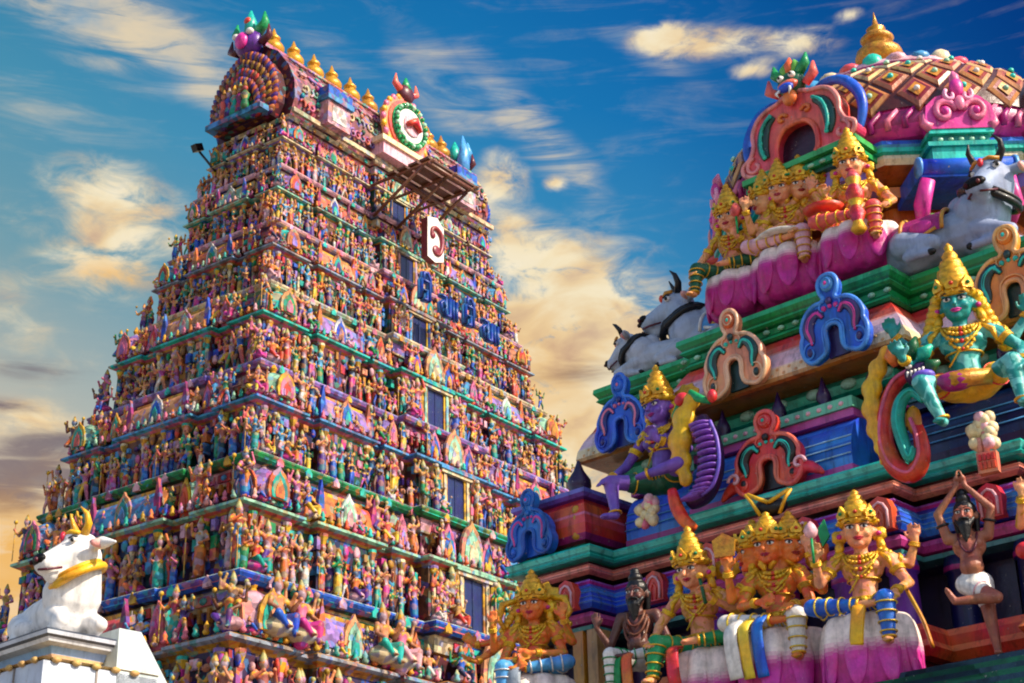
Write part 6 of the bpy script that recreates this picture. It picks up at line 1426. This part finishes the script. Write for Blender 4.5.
# ------------------------------------------------------------------ bulls
def bull(label, loc, rz, sc, col, hyaw=0.0, hpitch=0.0, mat=None, saddle=None, ctilt=(0, 0), collar='black', muzzle='black', horncol='black', group=None, up=0.0):
    """lying bull facing +X, hooves folded under the chest"""
    root = empty('bull_statue', loc, rz, sc); tag(root, label, 'bull statue', group)
    B = Sculpt()
    B.ell((-.32, 0, .17), (.22, .175, .17)); B.cap((-.32, 0, .18), (.08, 0, .20), .17, .16); B.ell((.10, 0, .20), (.17, .15, .19)); B.ell((.02, 0, .37), (.10, .06, .09)); B.ell((-.38, 0, .24), (.13, .12, .10))
    N0 = Vector((.14, 0, .28)); N1 = Vector((.25, 0, .52+up)); B.cap(N0, N1, .185, .128); B.cap((.20, 0, .16), (.26, 0, .40), .06, .05)   # neck and dewlap
    Rh = Matrix.Rotation(hyaw, 3, 'Z')@Matrix.Rotation(hpitch, 3, 'Y')
    def Hd(x, y, z): return N1+Vector((.0, 0, .02))+Rh@Vector((x, y, z))
    e = Rh.to_euler()
    B.ell(Hd(.0, 0, .04), (.115, .105, .105), 0, e); B.cap(Hd(.02, 0, .03), Hd(.19, 0, -.05), .098, .078); B.ell(Hd(.235, 0, -.065), (.062, .088, .068), 0, e); B.cap(Hd(.04, 0, -.06), Hd(.19, 0, -.125), .072, .056); B.ell(Hd(.06, 0, .10), (.06, .07, .04), 0, e)
    for sy in (-1, 1): B.ell(Hd(.06, .072*sy, .085), (.034, .026, .026), 0, e); B.cap(Hd(-.03, .08*sy, .04), Hd(-.06, .18*sy, .035), .032, .042); B.cap(Hd(-.06, .18*sy, .035), Hd(-.09, .31*sy, .01), .042, .010)
    for sy in (-1, 1):
        B.cap((.14, .10*sy, .15), (.34, .12*sy, .07), .065, .048); B.cap((.34, .12*sy, .07), (.20, .13*sy, .035), .045, .034); B.cap((.20, .13*sy, .035), (.10, .13*sy, .03), .034, .03)
        B.cap((-.34, .13*sy, .16), (-.14, .19*sy, .10), .10, .06); B.cap((-.14, .19*sy, .10), (-.30, .21*sy, .04), .05, .035); B.cap((-.30, .21*sy, .04), (-.16, .22*sy, .03), .032, .028)
    B.chain([(-.53, 0, .22), (-.60, .04, .12), (-.56, .14, .05), (-.42, .2, .03)], [.03, .02, .018, .03])
    mesh_obj('body', B.mesh('body', .011, col, mat or M_WHITE), root)
    for sy in (-1, 1): h = MB(); h.tube([Hd(.0, .06*sy, .12), Hd(-.01, .105*sy, .175), Hd(.005, .115*sy, .235), Hd(.03, .085*sy, .285)], [.028, .024, .017, .004], c[horncol], 8); h.build('horn', M_FIG, root)
    for sy in (-1, 1):
        q = MB(); q.ell(tuple(Hd(.088, .084*sy, .07)), (.026, .018, .018), c['white'], None, 8, 6); q.ell(tuple(Hd(.097, .097*sy, .07)), (.014, .012, .014), c['black'], None, 7, 5); q.tube([tuple(Hd(.055, .088*sy, .09)), tuple(Hd(.09, .098*sy, .097)), tuple(Hd(.118, .085*sy, .08))], .006, c['black'], 5); q.build('eye', M_FIG, root)
        q = MB(); q.ell(tuple(Hd(-.036, .19*sy, .030)), (.022, .062, .030), H('#f0a8a0'), None, 8, 6); q.build('ear_lining', M_FIG, root)
    q = MB(); q.ell((0, 0, 0), (.040, .080, .040), c[muzzle], T(*Hd(.270, 0, -.040))@Rh.to_4x4())
    for sy in (-1, 1): q.ell((0, 0, 0), (.014, .014, .016), c['maroon'], T(*Hd(.304, .042*sy, -.045))@Rh.to_4x4(), 7, 5); q.build('muzzle', M_FIG, root)
    q = MB()      # mouth line, nostrils and brow ornament
    for sy in (-1, 1):
        q.tube([tuple(Hd(.290, .030*sy, -.105)), tuple(Hd(.245, .080*sy, -.112)), tuple(Hd(.16, .084*sy, -.100))], .008, c['maroon'], 6)
    q.build('mouth_line', M_FIG, root); q = MB()
    q.tube([tuple(Hd(.05, .10, .115)), tuple(Hd(.085, .05, .135)), tuple(Hd(.10, 0, .125)), tuple(Hd(.085, -.05, .135)), tuple(Hd(.05, -.10, .115))], .014, c['gold' if horncol == 'gold' else 'ochre'], 7)
    q.ell(tuple(Hd(.115, 0, .115)), (.02, .022, .03), c['red']); q.build('brow_band', M_FIG, root)
    q = MB(); A_ = N0.lerp(N1, .45); dd = ((N1-N0).normalized()+Vector((ctilt[0], ctilt[1], 0))).normalized(); u_ = (Vector((0, 1, 0))-dd*dd.y).normalized(); w_ = dd.cross(u_)
    for off, rr, th in ((0, .178, .026), (.035, .170, .015)): q.tube([tuple(A_+dd*off+(u_*math.cos(2*PI*i/24)*.92+w_*math.sin(2*PI*i/24))*rr+Vector((.03 if math.sin(2*PI*i/24) < 0 else 0, 0, 0))) for i in range(24)], th, c[collar], 8, closed=True)
    q.build('collar', M_FIG, root)
    if saddle:
        q = MB(); prof = [(.20*math.cos(PI*i/12), .385*1.0) for i in range(13)]
        vs = []; fs = []
        for X in (-.34, -.06):
            for i in range(13): a = PI*i/12; vs.append((X, .186*math.cos(a), .185+.19*math.sin(a)))
        fs = [(i, i+1, 14+i, 13+i) for i in range(12)]; q.add(vs, fs, c[saddle[0]]); 
        for X in (-.34, -.06): q.tube([(X, .19*math.cos(PI*i/12), .185+.195*math.sin(PI*i/12)) for i in range(13)], .014, c[saddle[1]], 6)
        for sy in (-1, 1): q.ell((-.2, .176*sy, .24), (.08, .02, .045), c[saddle[2]]); q.tube([(-.30, .19*sy, .2), (-.2, .2*sy, .16), (-.10, .19*sy, .2)], .012, c[saddle[1]], 6)
        q.build('saddle_cloth', M_FIG, root)
    for sy in (-1, 1):
        q = MB(); q.ell((.09, .13*sy, .03), (.035, .03, .024), c['black']); q.build('hoof', M_FIG, root); q = MB(); q.ell((-.14, .22*sy, .028), (.035, .026, .022), c['black']); q.build('hoof', M_FIG, root)
    return root, Hd
VDIR = VR     # local +X of the shrine
bull('blue-grey bull with a blue saddle cloth on the left end of the green cornice', vloc(-1.14, -.80, 6.29), VR+PI-.05, 1.05, H('#a9b6cc'), .75, .12, saddle=('sky', 'white', 'ochre'), up=-.04, group=None)
bull('smaller grey bull poking its snout out below the left bull', vloc(-1.56, -.66, 6.29), VR+PI+.25, .74, H('#b4bccc'), .0, .40, up=-.16, collar='black')
bull('blue-grey bull with magenta saddle cloth on the right of the green cornice', vloc(.98, -.62, 6.30), VR+.12, 1.0, H('#93a2bf'), -1.75, .25, saddle=('magenta', 'ochre', 'hot'), up=-.05)
# the white bull and its whitewashed pedestal at lower left
PB = Vector((-2.44, 8.39, 0)); PMx = Matrix.Translation(PB)@RZ(VR)
WB = H('#c4cede')
ped = empty('pedestal', PB, VR); tag(ped, 'whitewashed stepped pedestal under the white bull in the lower left corner', 'pedestal')
sq = [(-2.2, 0), (0, 0), (0, .66), (-2.2, .66)]; sq1 = [(-2.2, 0), (0, 0), (0, .50), (-2.2, .50)]
b = MB(); b.sweep(sq1, [(-.10, 3.70, c['white']), (-.10, 3.735, H('#e8c8a0')), (-.09, 3.75, H('#8fb0d8')), (-.08, 3.79, H('#b8c4d8')), (-.03, 3.80, H('#dfe3ea')), (-.02, 3.82, H('#5a6478')), (.0, 3.83, H('#c9cfda')), (.005, 3.85, H('#9aa4b4')), (-.01, 3.855, H('#8a93a4')), (.0, 3.86, H('#dfe3ea')), (-.3, 3.865, H('#dfe3ea'))], cap=True); b.build('ledge', M_WHITE, ped)
b = MB()
for i in range(12):
    b.ell((-.05-.12*i, -.03, 3.69), (.03, .02, .018), H('#c8a060'), None, 6, 4)
    if i < 5: b.ell((.03, .05+.12*i, 3.69), (.02, .03, .018), H('#c8a060'), None, 6, 4)
b.sweep(sq, [(.02, 3.2, WB), (.02, 3.68, WB), (.0, 3.69, H('#c8a060')), (.03, 3.70, H('#c8a060')), (-.1, 3.705, c['white'])], cap=True); b.build('block', M_WHITE, ped)
b = MB()
for x in (-1.7, -1.2, -.7, -.25): b.box(x-.006, x+.006, -.026, -.01, 3.2, 3.68, H('#8a8078'))
for y in (.3,): b.box(.01, .026, y-.006, y+.006, 3.2, 3.68, H('#8a8078'))
b.sweep(sq, [(.02, 3.44, H('#8a8078')), (.026, 3.445, H('#8a8078')), (.02, 3.452, H('#8a8078'))]); b.build('joint_line', M_WHITE, ped)

b = MB(); b.sweep(sq, [(-.02, 0, c['white']), (-.02, 3.2, c['white'])]); b.build('plinth', M_WHITE, ped)
wl = MB(); wl.add([(.02, .42, 3.55), (.02, 0.84, 3.55), (.02, .56, 3.92), (.02, .42, 3.92), (-.5, .42, 3.55), (-.5, 0.84, 3.55), (-.5, .56, 3.92), (-.5, .42, 3.92)], [(0, 1, 2, 3), (7, 6, 5, 4), (1, 5, 6, 2), (2, 6, 7, 3), (3, 7, 4, 0), (0, 4, 5, 1)], H('#c6d4d4'))
o = wl.build('sloping_parapet', M_WHITE, None); o.location = PB; o.rotation_euler = (0, 0, VR); tag(o, 'white sloping masonry slab behind the white bull\'s pedestal', 'parapet')
bull('white bull with a yellow garland and black nose lying on the pedestal at lower left', PMx@Vector((-.31, .27, 3.86)), VR-.22, .88, H('#e8e6e4'), -1.55, .12, collar='gold', muzzle='black', horncol='gold', up=-.03, ctilt=(-.55, -.45))

# ------------------------------------------------------------------ sea-beast ornaments (makara) flanking the barrel shrine
def curve_px(pts, d): return [(x_, -d-.0, z_) for x_, z_ in (fp(px_, py_, d) for px_, py_ in pts)]
mk = empty('sea_beast_ornament', VO, VR); tag(mk, 'curling sea beast ornament with purple ribbed fan and yellow plume, beside the violet goddess', 'ornament', 'sea beast ornaments beside the barrel roof')
b = MB(); P_ = crom(curve_px([(700, 420), (709, 440), (711, 468), (704, 492), (690, 503)], .12), 5); n = len(P_)
b.tube(P_, [.045+.04*math.sin(PI*min(1, (i+3)/(n+3))) for i in range(n)], c['dkpurple'], 10, flat=1.0)
P2 = crom(curve_px([(699, 424), (706, 442), (708, 466), (702, 488), (691, 498)], .20), 7)
for i in range(0, len(P2), 2): b.ell(P2[i], (.085, .05, .016), H('#8a50c0'), None, 8, 5)
b.tube([(p[0]+.085, p[1], p[2]) for p in P2], .012, c['violet'], 6); b.build('fan', M_FIG, mk)
sc_ = Sculpt(); pv = None
for (x, y, r_) in ((690, 400, .055), (682, 418, .075), (678, 440, .08), (679, 461, .072), (684, 478, .045)):
    q = fp(x, y, .20); cc_ = (q[0], -.18, q[1]); sc_.ell(cc_, (r_*1.15, r_*.8, r_*1.2))
    if pv: sc_.cap(pv[0], cc_, pv[1]*.8, r_*.8)
    pv = (cc_, r_)
mesh_obj('plume', sc_.mesh('plume', .010, c['gold'], M_FIG, 2), mk)
b = MB(); P3 = curve_px([(672, 490), (676, 505), (684, 520), (694, 528)], .2); b.tube(crom(P3, 4), [.03+.015*math.sin(i/12*PI) for i in range(13)], H('#f0582a'), 8); b.build('fin', M_FIG, mk)
b = MB(); P3 = curve_px([(690, 392), (698, 398), (710, 402)], .2); b.tube(P3, [.02, .03, .015], c['green'], 7); q = fp(712, 396, .2); b.ell((q[0], -.2, q[1]), (.035, .03, .045), c['red']); b.build('bud', M_FIG, mk)
mk = empty('sea_beast_ornament', VO, VR); tag(mk, 'curling sea beast ornament with red coil, turquoise spiral and yellow plume, beside the turquoise god', 'ornament', 'sea beast ornaments beside the barrel roof')
b = MB(); P_ = crom(curve_px([(912, 372), (896, 384), (886, 410), (884, 440), (894, 465), (912, 474), (922, 458), (920, 436), (914, 420)], .16), 5); n = len(P_)
b.tube(P_, [.028+.028*math.sin(PI*(i+1)/(n+1)) for i in range(n)], c['red'], 10); b.tube([(p[0], p[1]-.045, p[2]) for p in P_], .012, H('#f06a90'), 6); b.build('coil', M_FIG, mk)
b = MB(); P_ = crom(curve_px([(924, 400), (912, 392), (901, 402), (898, 422), (904, 444), (910, 458), (914, 448)], .2), 5); n = len(P_); b.tube(P_, [.022+.018*math.sin(PI*(i+1)/(n+1)) for i in range(n)], c['teal'], 10); b.tube([(p[0]+.01, p[1]-.035, p[2]) for p in P_], .008, c['turq'], 6)
q = fp(913, 420, .18); b.ell((q[0], -.17, q[1]), (.05, .03, .09), c['ochre']); b.build('spiral', M_FIG, mk)
sc_ = Sculpt(); pv = None
for (x, y, r_) in ((884, 352, .04), (876, 368, .055), (870, 388, .06), (870, 408, .06), (874, 428, .055), (879, 446, .04), (882, 460, .025)):
    q = fp(x, y, .20); cc_ = (q[0], -.18, q[1]); sc_.ell(cc_, (r_*1.15, r_*.8, r_*1.2))
    if pv: sc_.cap(pv[0], cc_, pv[1]*.8, r_*.8)
    pv = (cc_, r_)
mesh_obj('plume', sc_.mesh('plume', .010, c['gold'], M_FIG, 2), mk)
b = MB(); q = fp(915, 372, .25); b.ell((q[0], -.2, q[1]), (.09, .08, .07), c['dkpurple']); b.ell((q[0]+.06, -.27, q[1]-.05), (.07, .06, .035), c['violet'])
for i in range(5): b.tube([(q[0]-.02+.025*i, -.30, q[1]-.01), (q[0]-.02+.025*i, -.31, q[1]-.045)], [.009, .002], c['white'], 5)
b.ell((q[0]-.02, -.28, q[1]+.035), .02, c['white']); b.ell((q[0]-.02, -.297, q[1]+.035), .010, c['black']); b.build('beast_head', M_FIG, mk)
b = MB()
for (x0, y0), (x1, y1), col in (((905, 362), (898, 342), 'green'), ((912, 360), (914, 336), 'dkgreen'), ((920, 362), (930, 344), 'teal'), ((896, 366), (888, 346), 'orange'), ((925, 372), (938, 360), 'dkgreen')):
    A_ = fp(x0, y0, .2); B_ = fp(x1, y1, .22); b.tube([(A_[0], -.2, A_[1]), ((A_[0]+B_[0])/2, -.22, (A_[1]+B_[1])/2), (B_[0], -.2, B_[1])], [.02, .045, .012], c[col], 7)
b.build('leaf_crest', M_FIG, mk)

for o in COL.objects:     # the gods have broad shoulders
    if o.get('category') == 'statue' and o.name.startswith('deity_statue'): o.scale = (o.scale[0]*1.12, o.scale[1]*1.04, o.scale[2]*.985)
